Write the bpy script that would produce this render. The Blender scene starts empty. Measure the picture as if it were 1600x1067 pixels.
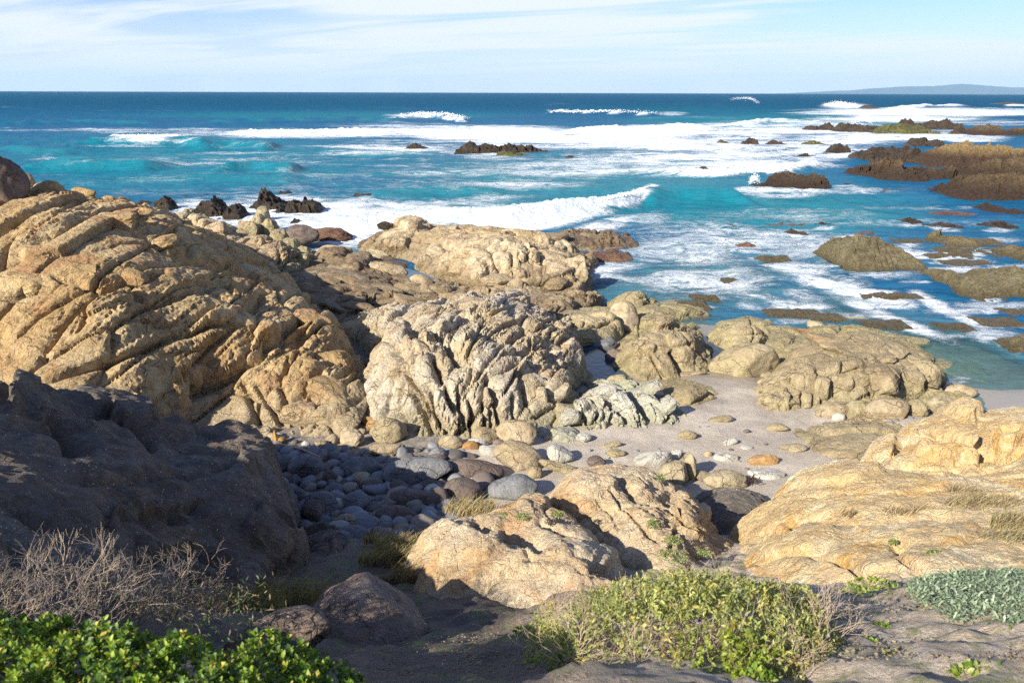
import bpy, math, random
import numpy as np
from mathutils import Vector, Matrix, noise as mn
rad = math.radians
rng = random.Random(7)
SC = bpy.context.scene
COL = SC.collection
# ------------------------------------------------------------------ camera
CAM = np.array([0.0, 0.0, 7.5]); F = 1244.0; CX, CY = 800.0, 533.5
PITCH = rad(17.34); ROLL = rad(0.18)
fw = np.array([0, math.cos(PITCH), -math.sin(PITCH)])
rt0 = np.array([1.0, 0, 0]); up0 = np.array([0, math.sin(PITCH), math.cos(PITCH)])
rt = rt0*math.cos(ROLL) + up0*math.sin(ROLL)
up = up0*math.cos(ROLL) - rt0*math.sin(ROLL)
cam = bpy.data.cameras.new('camera'); cam.sensor_width = 36; cam.lens = 36*F/1600
cam.clip_start = .05; cam.clip_end = 300000
cam.dof.use_dof = True; cam.dof.focus_distance = 17; cam.dof.aperture_fstop = 4.8
camo = bpy.data.objects.new('camera', cam); COL.objects.link(camo)
M = Matrix(((rt[0], up[0], -fw[0], CAM[0]), (rt[1], up[1], -fw[1], CAM[1]), (rt[2], up[2], -fw[2], CAM[2]), (0, 0, 0, 1)))
camo.matrix_world = M
SC.camera = camo
# ------------------------------------------------------------------ sun and sky
SUN_EL = rad(29); SUN_BEHIND = rad(47)          # the sun stands to the left and somewhat behind
sd = np.array([-math.cos(SUN_BEHIND)*math.cos(SUN_EL), -math.sin(SUN_BEHIND)*math.cos(SUN_EL), math.sin(SUN_EL)])
sl = bpy.data.lights.new('sun', 'SUN'); sl.energy = 5.0; sl.angle = rad(.53); sl.color = (1, .92, .79)
so = bpy.data.objects.new('sun', sl); COL.objects.link(so)
so.rotation_euler = Vector(sd).to_track_quat('Z', 'Y').to_euler()
SC.view_settings.view_transform = 'Standard'; SC.view_settings.look = 'None'
SC.view_settings.exposure = 1.08; SC.view_settings.gamma = 1; SC.view_settings.use_curve_mapping = False
SC.cycles.max_bounces = 6; SC.cycles.volume_bounces = 0; SC.cycles.transparent_max_bounces = 12
SC.cycles.use_denoising = False
SC.cycles.volume_step_rate = 4

class NT:
    def __init__(s, nt): s.nt = nt; s.N = nt.nodes; s.L = nt.links; s.N.clear()
    def n(s, t, **k):
        x = s.N.new(t)
        for a, b in k.items(): setattr(x, a, b)
        return x
    def put(s, sock, v):
        if v is None: return
        if isinstance(v, bpy.types.NodeSocket): s.L.new(v, sock)
        elif isinstance(v, (tuple, list)) and sock.type == 'RGBA' and len(v) == 3: sock.default_value = (*v, 1)
        else: sock.default_value = v
    def math(s, op, a, b=None, c=None, clamp=False):
        x = s.n('ShaderNodeMath', operation=op, use_clamp=clamp); s.put(x.inputs[0], a)
        if b is not None: s.put(x.inputs[1], b)
        if c is not None: s.put(x.inputs[2], c)
        return x.outputs[0]
    def vmul(s, v, m):
        x = s.n('ShaderNodeVectorMath', operation='MULTIPLY'); s.put(x.inputs[0], v); x.inputs[1].default_value = m; return x.outputs[0]
    def vadd(s, a, b):
        x = s.n('ShaderNodeVectorMath', operation='ADD'); s.put(x.inputs[0], a); s.put(x.inputs[1], b); return x.outputs[0]
    def noise(s, v, scale, det=6, rough=.6, dist=0, out=0):
        x = s.n('ShaderNodeTexNoise'); s.put(x.inputs['Vector'], v); s.put(x.inputs['Scale'], scale); x.inputs['Detail'].default_value = det
        x.inputs['Roughness'].default_value = rough; x.inputs['Distortion'].default_value = dist; return x.outputs[out]
    def voro(s, v, scale, feat='F1', out=0, rnd=1):
        x = s.n('ShaderNodeTexVoronoi', feature=feat); s.put(x.inputs['Vector'], v); s.put(x.inputs['Scale'], scale)
        x.inputs['Randomness'].default_value = rnd; return x.outputs[out]
    def ramp(s, v, lo, hi, a=0., b=1., smooth=True):
        x = s.n('ShaderNodeMapRange', interpolation_type='SMOOTHSTEP' if smooth else 'LINEAR'); s.put(x.inputs[0], v)
        s.put(x.inputs[1], lo); s.put(x.inputs[2], hi); s.put(x.inputs[3], a); s.put(x.inputs[4], b); return x.outputs[0]
    def mix(s, f, a, b, mode='MIX'):
        x = s.n('ShaderNodeMix', data_type='RGBA', blend_type=mode); s.put(x.inputs[0], f); s.put(x.inputs[6], a); s.put(x.inputs[7], b); return x.outputs[2]
    def attr(s, name, out='Fac'):
        x = s.n('ShaderNodeAttribute', attribute_name=name); return x.outputs[out]
    def bump(s, h, dist, strength=1., nrm=None):
        x = s.n('ShaderNodeBump'); s.put(x.inputs['Height'], h); x.inputs['Distance'].default_value = dist; x.inputs['Strength'].default_value = strength
        if nrm: s.L.new(nrm, x.inputs['Normal'])
        return x.outputs[0]

def newmat(name):
    m = bpy.data.materials.new(name); m.use_nodes = True
    t = NT(m.node_tree); o = t.n('ShaderNodeOutputMaterial'); b = t.n('ShaderNodeBsdfPrincipled'); t.L.new(b.outputs[0], o.inputs[0])
    return m, t, b, o

world = bpy.data.worlds.new('World'); SC.world = world; world.use_nodes = True
t = NT(world.node_tree)
sky = t.n('ShaderNodeTexSky', sky_type='NISHITA'); sky.sun_disc = False; sky.sun_elevation = SUN_EL
sky.sun_rotation = math.atan2(sd[0], sd[1]); sky.air_density = 1.0; sky.dust_density = .4; sky.ozone_density = 2.0
tc = t.n('ShaderNodeTexCoord').outputs['Generated']
sep = t.n('ShaderNodeSeparateXYZ'); t.L.new(tc, sep.inputs[0])
# thin cirrus: noise on the direction projected to a flat layer high above
zz = t.math('MAXIMUM', sep.outputs[2], .015)
zc = t.math('ADD', zz, .05)
cx = t.math('DIVIDE', sep.outputs[0], zc); cy = t.math('DIVIDE', sep.outputs[1], zc)
cmb = t.n('ShaderNodeCombineXYZ'); t.L.new(cx, cmb.inputs[0]); t.L.new(cy, cmb.inputs[1])
rot = t.n('ShaderNodeVectorRotate', rotation_type='Z_AXIS'); t.L.new(cmb.outputs[0], rot.inputs[0]); rot.inputs['Angle'].default_value = rad(28)
cv = t.vmul(rot.outputs[0], (.2, .62, 1))
n1 = t.noise(cv, 1.15, 8, .58, .8); n2 = t.noise(cmb.outputs[0], .22, 3, .5, .3)
cl = t.math('ADD', t.math('MULTIPLY', n1, .62), t.math('MULTIPLY', n2, .5))
clm = t.math('MULTIPLY', t.ramp(cl, .47, .62, 0, .9), t.ramp(sep.outputs[2], .15, .5, 1, .25))
hz = t.ramp(sep.outputs[2], -.02, .14, .85, 0.0)
fac = t.math('SUBTRACT', 1, t.math('MULTIPLY', t.math('SUBTRACT', 1, clm), t.math('SUBTRACT', 1, hz)))
skyc = t.mix(1.0, sky.outputs[0], (.70, .90, 1.42), 'MULTIPLY')
colr = t.mix(fac, skyc, (7.7, 8.0, 8.35))
bg = t.n('ShaderNodeBackground'); t.L.new(colr, bg.inputs[0]); bg.inputs[1].default_value = .060
wo = t.n('ShaderNodeOutputWorld'); t.L.new(bg.outputs[0], wo.inputs[0])

# ------------------------------------------------------------------ pixel / place maths
def PX(px, py, z):
    """place on the horizontal plane at height z seen at a pixel of the 1600-wide photograph"""
    px = np.asarray(px, float); py = np.asarray(py, float); z = np.asarray(z, float)
    a = (px-CX)/F; b = (CY-py)/F
    d = fw[None]+a.reshape(-1, 1)*rt[None]+b.reshape(-1, 1)*up[None]
    t_ = (z.reshape(-1)-CAM[2])/d[:, 2]
    return CAM[None]+d*t_[:, None]
def P1(px, py, z): return PX([px], [py], [z])[0]
def TOPX(V):
    q = np.asarray(V)-CAM[None]
    w = np.maximum(q@fw, .05)
    return CX+F*(q@rt)/w, CY-F*(q@up)/w, w
def RBF(pts, c=.35, lam=.0):
    P = np.asarray(pts, float); X = P[:, :2]
    D = np.sqrt(((X[:, None]-X[None])**2).sum(-1)+c*c)
    n = len(P); A = np.zeros((n+3, n+3)); A[:n, :n] = D-np.eye(n)*lam
    A[:n, n] = 1; A[:n, n+1:] = X; A[n, :n] = 1; A[n+1:, :n] = X.T
    w = np.linalg.lstsq(A, np.concatenate([P[:, 2], [0, 0, 0]]), rcond=None)[0]
    def f(x, y):
        x = np.asarray(x, float).ravel(); y = np.asarray(y, float).ravel(); o = np.empty(len(x))
        for i in range(0, len(x), 40000):
            xs = x[i:i+40000]; ys = y[i:i+40000]
            d = np.sqrt((xs[:, None]-X[None, :, 0])**2+(ys[:, None]-X[None, :, 1])**2+c*c)
            o[i:i+40000] = d@w[:n]+w[n]+w[n+1]*xs+w[n+2]*ys
        return o
    return f
def polysd(x, y, poly):
    """signed distance to a polygon, positive inside"""
    P = np.asarray(poly); Q = np.roll(P, -1, 0); d2 = np.full(len(x), 1e18); ins = np.zeros(len(x), bool)
    for a, b in zip(P, Q):
        e = b-a; L = e@e+1e-12; u = np.clip(((x-a[0])*e[0]+(y-a[1])*e[1])/L, 0, 1)
        d2 = np.minimum(d2, (x-a[0]-u*e[0])**2+(y-a[1]-u*e[1])**2)
        c = (a[1] > y) != (b[1] > y)
        with np.errstate(divide='ignore', invalid='ignore'):
            ins ^= c & (x < (b[0]-a[0])*(y-a[1])/(b[1]-a[1]+1e-12)+a[0])
    return np.where(ins, 1, -1)*np.sqrt(d2)
def linedist(x, y, pts):
    """distance to a polyline, signed side, and its end taper"""
    best = np.full(len(x), 1e18); side = np.zeros(len(x)); tt = np.zeros(len(x)); n = len(pts)-1
    for i in range(n):
        a = np.array(pts[i], float)[:2]; b = np.array(pts[i+1], float)[:2]; e = b-a; L = e@e+1e-12
        u = ((x-a[0])*e[0]+(y-a[1])*e[1])/L; uc = np.clip(u, 0, 1)
        d = (x-a[0]-uc*e[0])**2+(y-a[1]-uc*e[1])**2
        m = d < best; best = np.where(m, d, best)
        side = np.where(m, np.sign((x-a[0])*e[1]-(y-a[1])*e[0]), side); tt = np.where(m, (i+uc)/n, tt)
    return np.sqrt(best), side, tt

def tag(o, label=None, cat=None, group=None, kind=None):
    if label: o['label'] = label
    if cat: o['category'] = cat
    if group: o['group'] = group
    if kind: o['kind'] = kind
    return o
def obj(name, V, Fc, mat, loc=(0, 0, 0), parent=None, smooth=True, attrs=None):
    V = np.asarray(V, float)-np.asarray(loc)[None]
    me = bpy.data.meshes.new(name)
    Fc = np.asarray(Fc)
    if Fc.ndim == 2:
        k = Fc.shape[1]; me.vertices.add(len(V)); me.vertices.foreach_set('co', V.ravel())
        me.loops.add(Fc.size); me.loops.foreach_set('vertex_index', Fc.ravel().astype(np.int32))
        me.polygons.add(len(Fc)); me.polygons.foreach_set('loop_start', np.arange(0, Fc.size, k, dtype=np.int32))
        me.update(calc_edges=True)
    else: me.from_pydata(V.tolist(), [], Fc.tolist()); me.update()
    me.polygons.foreach_set('use_smooth', np.full(len(me.polygons), smooth))
    for k_, v_ in (attrs or {}).items():
        a = me.attributes.new(k_, 'FLOAT', 'POINT'); a.data.foreach_set('value', np.asarray(v_, np.float32))
    me.materials.append(mat)
    o = bpy.data.objects.new(name, me); COL.objects.link(o); o.location = loc
    if parent: o.parent = parent
    return o
def empty(name, loc):
    o = bpy.data.objects.new(name, None); COL.objects.link(o); o.location = loc; o.empty_display_size = .1; return o

# ------------------------------------------------------------------ rock noise
def fbm(P, s, octv=5, H=.9, off=0.):
    return np.array([mn.fractal((x, y, z), H, 2.1, octv) for x, y, z in (P/s+off).tolist()])
def rotm(az, pit):
    a, b = rad(az), rad(pit)
    Rz = np.array([[math.cos(a), math.sin(a), 0], [-math.sin(a), math.cos(a), 0], [0, 0, 1]])
    Ry = np.array([[math.cos(b), 0, math.sin(b)], [0, 1, 0], [-math.sin(b), 0, math.cos(b)]])
    return Ry@Rz
def rockdisp(P, st, off=0.):
    """jointed, pillowed, weathered relief: returns displacement along the normal in metres"""
    if 'axes' in st:
        e1, e3 = [np.array(v_)/np.linalg.norm(v_) for v_ in st['axes']]; e3 = e3-e1*(e1@e3); e3 /= np.linalg.norm(e3); R = np.stack([e1, np.cross(e3, e1), e3])
    else: R = rotm(*st.get('rot', (0, 0)))
    Q = (P@R.T)/np.array(st.get('stretch', (1, 1, 1)))
    wa = st.get('warp', .35)
    W = np.array([tuple(mn.noise_vector(p)) for p in (P*.7+off).tolist()]); W2 = np.array([tuple(mn.noise_vector(p)) for p in (P*2.3+off).tolist()])
    Q = Q+W*wa+W2*wa*.28
    gate = np.clip(.5+1.1*fbm(P, 2.1, 3, off=off+9), 0, 1)
    d = np.zeros(len(P))
    for i, (s, dep, wid, ofs, tilt) in enumerate(st['oct']):
        f = np.empty(len(P)); Cc = np.empty((len(P), 3)); q_ = Q/s+off+3.1*i
        for j, q in enumerate(q_.tolist()):
            a, b = mn.voronoi(q); f[j] = a[1]-a[0]; Cc[j] = b[0]
        h = np.modf(np.abs(np.sin(Cc@np.array([12.9898, 78.233, 37.719]))*43758.5453))[0]
        gx_ = np.sin(Cc@np.array([39.34, 11.13, 83.15])); gy_ = np.sin(Cc@np.array([73.15, 52.23, 9.15])); gz_ = np.sin(Cc@np.array([27.11, 61.7, 45.3]))
        tl = np.clip(np.einsum('ij,ij->i', np.stack([gx_, gy_, gz_], 1), q_-Cc), -.9, .9)
        u = np.clip(f/wid, 0, 1); g = gate if i else (.5+.5*gate); ins = np.clip(f/.05, 0, 1)
        d += g*(-dep*(.75*np.exp(-f/.05)+.25*(1-u)**2)+(ofs*(h-.5)+1.25*tilt*tl)*ins)
    for s, a in st.get('fb', [(1.2, .08), (.25, .03)]):
        d += a*fbm(P, s, 5, .75, off+5)
    if 'ridge' in st:
        s, a = st['ridge']; d -= a*np.abs(fbm(Q*s*0+Q, s, 4, .8, off))**.7
    return d
ST = {
 'gold': dict(axes=((.17, .97, .12), (-.75, .05, .65)), stretch=(3.4, 1.5, .62), warp=.13, oct=[(1.3, .30, .18, .10, .19), (.46, .10, .2, .035, .07), (.16, .035, .3, .014, .03)], fb=[(1.5, .03), (.3, .022), (.07, .014)]),
 'flute': dict(axes=((.32, .93, .1), (.95, -.32, -.1)), stretch=(2.6, 1.7, .5), warp=.16, oct=[(1.15, .26, .2, .12, .17), (.38, .13, .2, .05, .08), (.13, .045, .3, .02, .035)], fb=[(1.2, .03), (.25, .018), (.06, .012)]),
 'slab': dict(axes=((.55, -.8, -.05), (-.55, -.35, .75)), stretch=(2.6, 1.2, .45), warp=.12, oct=[(.7, .2, .22, .10, .14), (.28, .09, .25, .05, .07), (.1, .03, .3, .015, .02)], fb=[(1.2, .02), (.25, .015), (.06, .01)]),
 'strata': dict(rot=(18, 22), stretch=(2.8, 1.1, .45), warp=.14, oct=[(1.0, .22, .25, .14, .24), (.38, .13, .3, .08, .12), (.14, .045, .3, .03, .04)], fb=[(1.5, .05), (.3, .025), (.07, .016)]),
 'pillow': dict(rot=(12, 8), stretch=(1.7, 1.1, .8), warp=.18, oct=[(1.4, .20, .3, .10, .20), (.5, .08, .3, .04, .07), (.2, .03, .3, .015, .022)], fb=[(2., .08), (.3, .022), (.07, .012)]),
 'smooth': dict(rot=(35, 12), stretch=(2.6, 1.2, .6), warp=.4, oct=[(2.0, .14, .3, .16, .16), (.7, .05, .3, .06, .06), (.25, .02, .3, .02, .02)], fb=[(1.6, .14), (.35, .05), (.07, .02)]),
 'granite': dict(rot=(20, 15), stretch=(2.4, 1.2, .7), warp=.45, oct=[(1.7, .10, .2, .10, .10), (.6, .035, .2, .04, .05), (.2, .012, .3, .01, .015)], fb=[(1.4, .08), (.3, .035), (.06, .014)]),
 'reef': dict(axes=((.88, .45, .1), (-.45, .25, .86)), stretch=(2.8, 1.3, .5), warp=.2, oct=[(1.3, .30, .3, .28, .32), (.5, .2, .3, .16, .2), (.2, .08, .4, .07, .08)], fb=[(1.5, .2), (.4, .14), (.12, .06)]),
}
ROCKS = []; FOAMY = []
def outcrop(name, label, cat, ring, inner, res, style, mat, lumps=(), cracks=(), wpts=(), fall=2.6, rnd=.22, margin=.9, off=None, c=.35, amp=1.0, wring=None, blocks=(), auto=()):
    """one mass of rock: a surface through surveyed points, blocks and joints on it, steep sides down into the ground"""
    R = PX(*np.array(ring, float).T) if len(ring) else np.zeros((0, 3))
    if wring is not None: R = np.concatenate([R, np.array(wring, float)])
    I = PX(*np.array(inner, float).T) if len(inner) else np.zeros((0, 3))
    A = np.concatenate([R, I]+([np.array(wpts, float)] if len(wpts) else []))
    f0_ = RBF(A, c, .12); zlo, zhi = A[:, 2].min()-.2, A[:, 2].max()+.12; f = lambda x, y: np.clip(f0_(x, y), zlo, zhi)
    x0, y0 = R[:, :2].min(0)-margin; x1, y1 = R[:, :2].max(0)+margin
    nx, ny = int((x1-x0)/res)+1, int((y1-y0)/res)+1
    X, Y = np.meshgrid(np.linspace(x0, x1, nx), np.linspace(y0, y1, ny)); X = X.ravel(); Y = Y.ravel()
    s = polysd(X, Y, R[:, :2])
    keep = s > -margin
    Z = np.full(len(X), -9.); Z[keep] = f(X[keep], Y[keep])
    Z -= rnd*np.exp(-np.maximum(s, 0)/rnd)*(s > 0)+(s <= 0)*(rnd+fall*np.maximum(-s, 0)**1.15)
    V = np.stack([X, Y, Z], 1)
    px, py, w = TOPX(V)
    wobL = np.array([mn.noise(p) for p in (V*2.1+3).tolist()]) if len(lumps) else None
    for (a, b, rx, ry, ang, h) in lumps:
        ca, sa = math.cos(rad(ang)), math.sin(rad(ang)); dx, dy = px-a, py-b
        r = np.sqrt(((dx*ca+dy*sa)/rx)**2+((-dx*sa+dy*ca)/ry)**2)+.12*np.sin(px*.11+a)*np.cos(py*.13)
        r = r+.16*wobL[:len(r)]; e_ = np.clip((r-.62)/.34, 0, 1); V[:, 2] += h*(1-e_*e_*(3-2*e_))*(1-.25*np.clip(r, 0, 1)**2)
    Zg = V[:, 2].reshape(ny, nx); gy, gx = np.gradient(Zg, (y1-y0)/(ny-1), (x1-x0)/(nx-1))
    gx = np.clip(gx, -2.2, 2.2); gy = np.clip(gy, -2.2, 2.2)
    for _ in range(int(.16/res)+1):
        gx[1:-1] = (gx[:-2]+gx[1:-1]+gx[2:])/3; gx[:, 1:-1] = (gx[:, :-2]+gx[:, 1:-1]+gx[:, 2:])/3
        gy[1:-1] = (gy[:-2]+gy[1:-1]+gy[2:])/3; gy[:, 1:-1] = (gy[:, :-2]+gy[:, 1:-1]+gy[:, 2:])/3
    N = np.stack([-gx.ravel(), -gy.ravel(), np.ones(len(X))], 1); N /= np.linalg.norm(N, axis=1)[:, None]
    k = np.where(keep)[0]; off = (sum(map(ord, label)) % 97)*1.37 if off is None else off
    D = np.zeros(len(X)); D[k] = rockdisp(V[k], ST[style], off)*amp; D[k] = np.where(D[k] > -.02, -.02+.24*np.tanh((D[k]+.02)/.24), D[k])
    px, py, w = TOPX(V)
    wob = 2.2*np.array([mn.noise(p) for p in (V[k]*2.2+off).tolist()]) + 1.2*np.array([mn.noise(p) for p in (V[k]*6+off).tolist()])
    for cr in cracks:
        pts, wm, dm = cr[:3]; stp = cr[3] if len(cr) > 3 else 0
        pa = np.array(pts, float); m = (px[k] > pa[:, 0].min()-30) & (px[k] < pa[:, 0].max()+30) & (py[k] > pa[:, 1].min()-30) & (py[k] < pa[:, 1].max()+30)
        kk = k[m]
        if not len(kk): continue
        d, sg, tt = linedist(px[kk]+wob[m], py[kk]+wob[m], pts); dmt = d*w[kk]/F
        tp = np.clip(np.minimum(tt, 1-tt)*6+.25, 0, 1)
        D[kk] -= tp*dm*np.exp(-(dmt/wm)**1.5)
        if stp: D[kk] += tp*stp*np.where(sg > 0, 1, 0)*np.exp(-dmt/(wm*6))
    V[k] += N[k]*D[k][:, None]
    V = V.reshape(ny, nx, 3)
    idx = np.arange(ny*nx).reshape(ny, nx); kp = keep.reshape(ny, nx)
    q = kp[:-1, :-1] & kp[1:, :-1] & kp[:-1, 1:] & kp[1:, 1:]
    Q = np.stack([idx[:-1, :-1][q], idx[:-1, 1:][q], idx[1:, 1:][q], idx[1:, :-1][q]], 1)
    V = V.reshape(-1, 3)
    g = np.asarray(GROUND(V[k, 0], V[k, 1])); low = np.ones(len(V), bool); low[k] = V[k, 2] < g-.45
    Q = Q[~low[Q].all(1)]
    u = np.unique(Q); mp = np.full(len(V), -1); mp[u] = np.arange(len(u))
    V = V[u]; Q = mp[Q]
    b = [float(V[:, 0].mean()), float(V[:, 1].mean()), float(V[:, 2].min())]
    o = obj(name, V, Q, mat, b, smooth=False); tag(o, label, cat); ROCKS.append(o)
    BL = list(blocks)
    for poly, cnt, rxr, ryr, ang, sd_ in auto:
        r_ = random.Random(sd_); pa = np.array(poly, float); got = []; tr = 0
        while len(got) < cnt and tr < 4000:
            tr += 1; x = r_.uniform(pa[:, 0].min(), pa[:, 0].max()); y = r_.uniform(pa[:, 1].min(), pa[:, 1].max()); rx = r_.uniform(*rxr); ry = r_.uniform(*ryr)
            if polysd(np.array([x]), np.array([y]), pa)[0] < 0 or any(((x-q[0])/(rx+q[2]))**2+((y-q[1])/(ry+q[3]))**2 < .55 for q in got): continue
            got.append((x, y, rx, ry, ang+r_.gauss(0, 9)))
        BL += got
    for i_, (x, y, rx, ry, ang) in enumerate(BL):
        z = float(np.median(A[:, 2]))
        for _ in range(14): q = P1(x, y, z); z = .5*z+.5*float(f(q[0:1], q[1:2])[0])
        q = P1(x, y, z); dv = (q-CAM); d0 = np.linalg.norm(dv); dv /= d0
        P_, F_ = block_shape(int(off*10)+i_*3+1, 4 if rx*ry > 350 else 3)
        a_, c_ = rx*d0/F, ry*d0/F; b_ = .75*(a_*c_)**.5+.25*a_
        Ra = Matrix.Rotation(rad(-ang), 3, Vector(fw)); P_ = (P_*np.array([a_, b_, c_]))@np.array(Ra).T
        ctr = q+dv*(.66 if rx*.6 < ry else .6)*b_-np.array([0, 0, .4*c_]); k_ = obj('block', P_, F_, mat, (0, 0, 0), parent=o, smooth=False); k_.location = tuple(ctr-np.array(b))
    return o

def block_shape(seed, n=4, p=4.5):
    """a joint-bounded block: rounded box with broken corners"""
    r_ = random.Random(seed); V, Fc = ico(n); off = seed*3.17
    R3 = np.array(Matrix.Rotation(r_.uniform(-.35, .35), 3, 'Z')@Matrix.Rotation(r_.uniform(-.3, .3), 3, 'X')); U = V@R3
    r = (np.abs(U)**p).sum(1)**(-1/p); r *= 1+.13*fbm(V, .9, 2, 1, off)
    for k in range(5):
        d = np.array(Vector((r_.gauss(0, 1), r_.gauss(0, 1), r_.gauss(0, 1))).normalized()); dd = V@d; c_ = r_.uniform(.72, .95); ov = np.maximum(dd*r-c_, 0); r = np.where(dd > 1e-3, r-ov*.9/np.maximum(dd, .3), r)
    Pq = V*r[:, None]; f_ = np.array([(lambda a: a[1]-a[0])(mn.voronoi(q)[0]) for q in (Pq*1.5*np.array([.7, 1, 1.3])+off).tolist()])
    Pq *= (1-.07*np.exp(-f_/.05)+.05*fbm(Pq, .3, 4, .7, off))[:, None]
    return Pq, Fc

# boulders -----------------------------------------------------------
ICO = {}
def ico(n):
    if n not in ICO:
        import bmesh
        bm = bmesh.new(); bmesh.ops.create_icosphere(bm, subdivisions=n, radius=1)
        ICO[n] = (np.array([v.co[:] for v in bm.verts]), np.array([[v.index for v in f.verts] for f in bm.faces])); bm.free()
    return ICO[n]
def rock_shape(seed, n=4, cuts=6, rough=.18, cut=(.62, .9), crease=.05, fine=.02):
    r_ = random.Random(seed); V, Fc = ico(n); off = seed*7.31
    r = 1+rough*fbm(V, 1.1, 2, 1, off)
    for k in range(cuts):
        d = Vector((r_.gauss(0, 1), r_.gauss(0, 1), r_.gauss(0, 1))).normalized(); dd = V@np.array(d); c_ = r_.uniform(*cut)
        pr = dd*r; ov = np.maximum(pr-c_, 0); r = np.where(dd > 1e-3, r-ov*.85/np.maximum(dd, .3), r)
    P = V*r[:, None]
    if crease:
        f = np.array([(lambda a: a[1]-a[0])(mn.voronoi(q)[0]) for q in (P*1.3*np.array([.8, 1, 1.5])+off).tolist()])
        P *= (1-crease*(1-np.clip(f/.22, 0, 1))**2)[:, None]
    P *= (1+fine*fbm(P, .35, 4, .7, off))[:, None]
    return P, Fc
def boulder(px, py, w, h, label, mat, ang=0, z=None, flat=1., bury=.5, n=4, name='boulder', cat='boulder', cuts=5, rough=.16, crease=.05, yaw=None, group=None, fine=.05, seed=None, dep=1.):
    """a rounded or angular stone whose middle shows at a pixel, resting on the ground there"""
    seed = seed or int(px*13+py*7+w) % 9973
    zz_ = z if z is not None else .8
    for _ in range(4):
        g = z if z is not None else zz_
        d0 = np.linalg.norm(P1(px, py, g)-CAM); hh = h/2*d0/F; dl = math.asin(max(.02, min(1, (CAM[2]-g)/d0)))
        b_ = hh/math.sqrt((flat*math.cos(dl))**2+(dep*math.sin(dl))**2)
        c_ = b_*flat; ctr = P1(px, py, g+c_*bury)
        if z is None: zz_ = float(GROUND(ctr[0], ctr[1])[0])
    a_ = w/2*d0/F
    n = 3 if w*h < 900 else n
    P, Fc = rock_shape(seed, n, cuts, rough, crease=crease, fine=fine)
    mx = np.abs(P).max(0); P = P/mx*np.array([a_, b_*dep, c_])
    Ra = Matrix.Rotation(rad(-ang), 3, Vector(fw)); P = P@np.array(Ra).T
    b = np.array([ctr[0], ctr[1], ctr[2]-c_])
    o = obj(name, P+ctr[None], Fc, mat, b); tag(o, label, cat, group); return o

def reef(base, prof, depth, label, mat, amp=1., res=None, name='sea_rock', cat='sea rock', z0=0., style='reef', skew=.5, group=None):
    """a low rock standing in the sea: front foot on pixel row base, crest through surveyed pixels"""
    pr = np.array(prof, float); xm = pr[:, 0].mean(); foot = P1(xm, base, z0); D = foot[1]
    cy = D+depth*skew
    # crest heights
    X = []; 
    for a, b in pr:
        dx = (a-CX)/F; dy = (CY-b)/F; d = fw+dx*rt+dy*up; t_ = (cy-CAM[1])/d[1]; p = CAM+d*t_; X.append((p[0], p[2]))
    X = np.array(X); x0, x1 = X[0, 0], X[-1, 0]; wd = x1-x0
    res = res or max(.05, D/520.)
    mg = min(.2*depth, .06*wd+.15)
    nx = int((wd+2*mg)/res)+2; ny = max(8, int(depth*1.15/res/1.6)+2)
    gx, gy = np.meshgrid(np.linspace(x0-mg, x1+mg, nx), np.linspace(D-.08*depth, D+depth*1.1, ny)); x = gx.ravel(); y = gy.ravel()
    H = np.interp(x, X[:, 0], X[:, 1]); H = np.maximum(H, z0+.12)
    H = z0+(H-z0)*(1+.25*np.array([mn.noise((q*1.7/max(.6, wd*.22), base*.7, 2.2)) for q in x.tolist()])+.22*np.array([mn.noise((q*5/max(.6, wd*.22), r_*2, 7.)) for q, r_ in zip(x.tolist(), y.tolist())]))
    off = xm*.37+base
    v = (y-cy)/np.where(y < cy, cy-D, depth*(1-skew))
    v = v+.07*np.sin(x/wd*9+xm)*np.sign(v)
    prof_ = 1-np.clip(np.abs(v), 0, 1.3)**2.4
    ends = 1-np.clip(np.maximum((x0+.06*wd-x), (x-(x1-.06*wd)))/(mg+.06*wd), 0, 1)**2*1.3
    Z = z0-.5*amp*min(1, depth/3)+(H-z0+.5*amp*min(1, depth/3))*np.minimum(prof_, ends)
    V = np.stack([x, y, Z], 1); sc = max(.5, min(2.2, depth/3.0))
    Dp = rockdisp(V/sc, ST[style], off)*sc*.75*amp*np.clip((H-z0)/(.4*sc), .45, 1)
    Dp -= np.quantile(Dp, .78); Dp *= .95; FOAMY.append((float(pr[:, 0].mean()), float(base), float(pr[-1, 0]-pr[0, 0])))
    V[:, 2] += Dp; V[:, 1] -= Dp*.5
    idx = np.arange(nx*ny).reshape(ny, nx)
    Q = np.stack([idx[:-1, :-1].ravel(), idx[:-1, 1:].ravel(), idx[1:, 1:].ravel(), idx[1:, :-1].ravel()], 1)
    Q = Q[~(V[Q][:, :, 2] < z0-.5).all(1)]
    u = np.unique(Q); mp = np.full(len(V), -1); mp[u] = np.arange(len(u)); V = V[u]; Q = mp[Q]
    b = [float(V[:, 0].mean()), float(V[:, 1].mean()), float(V[:, 2].min())]
    o = obj(name, V, Q, mat, b, smooth=False); tag(o, label, cat, group); return o

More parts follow.
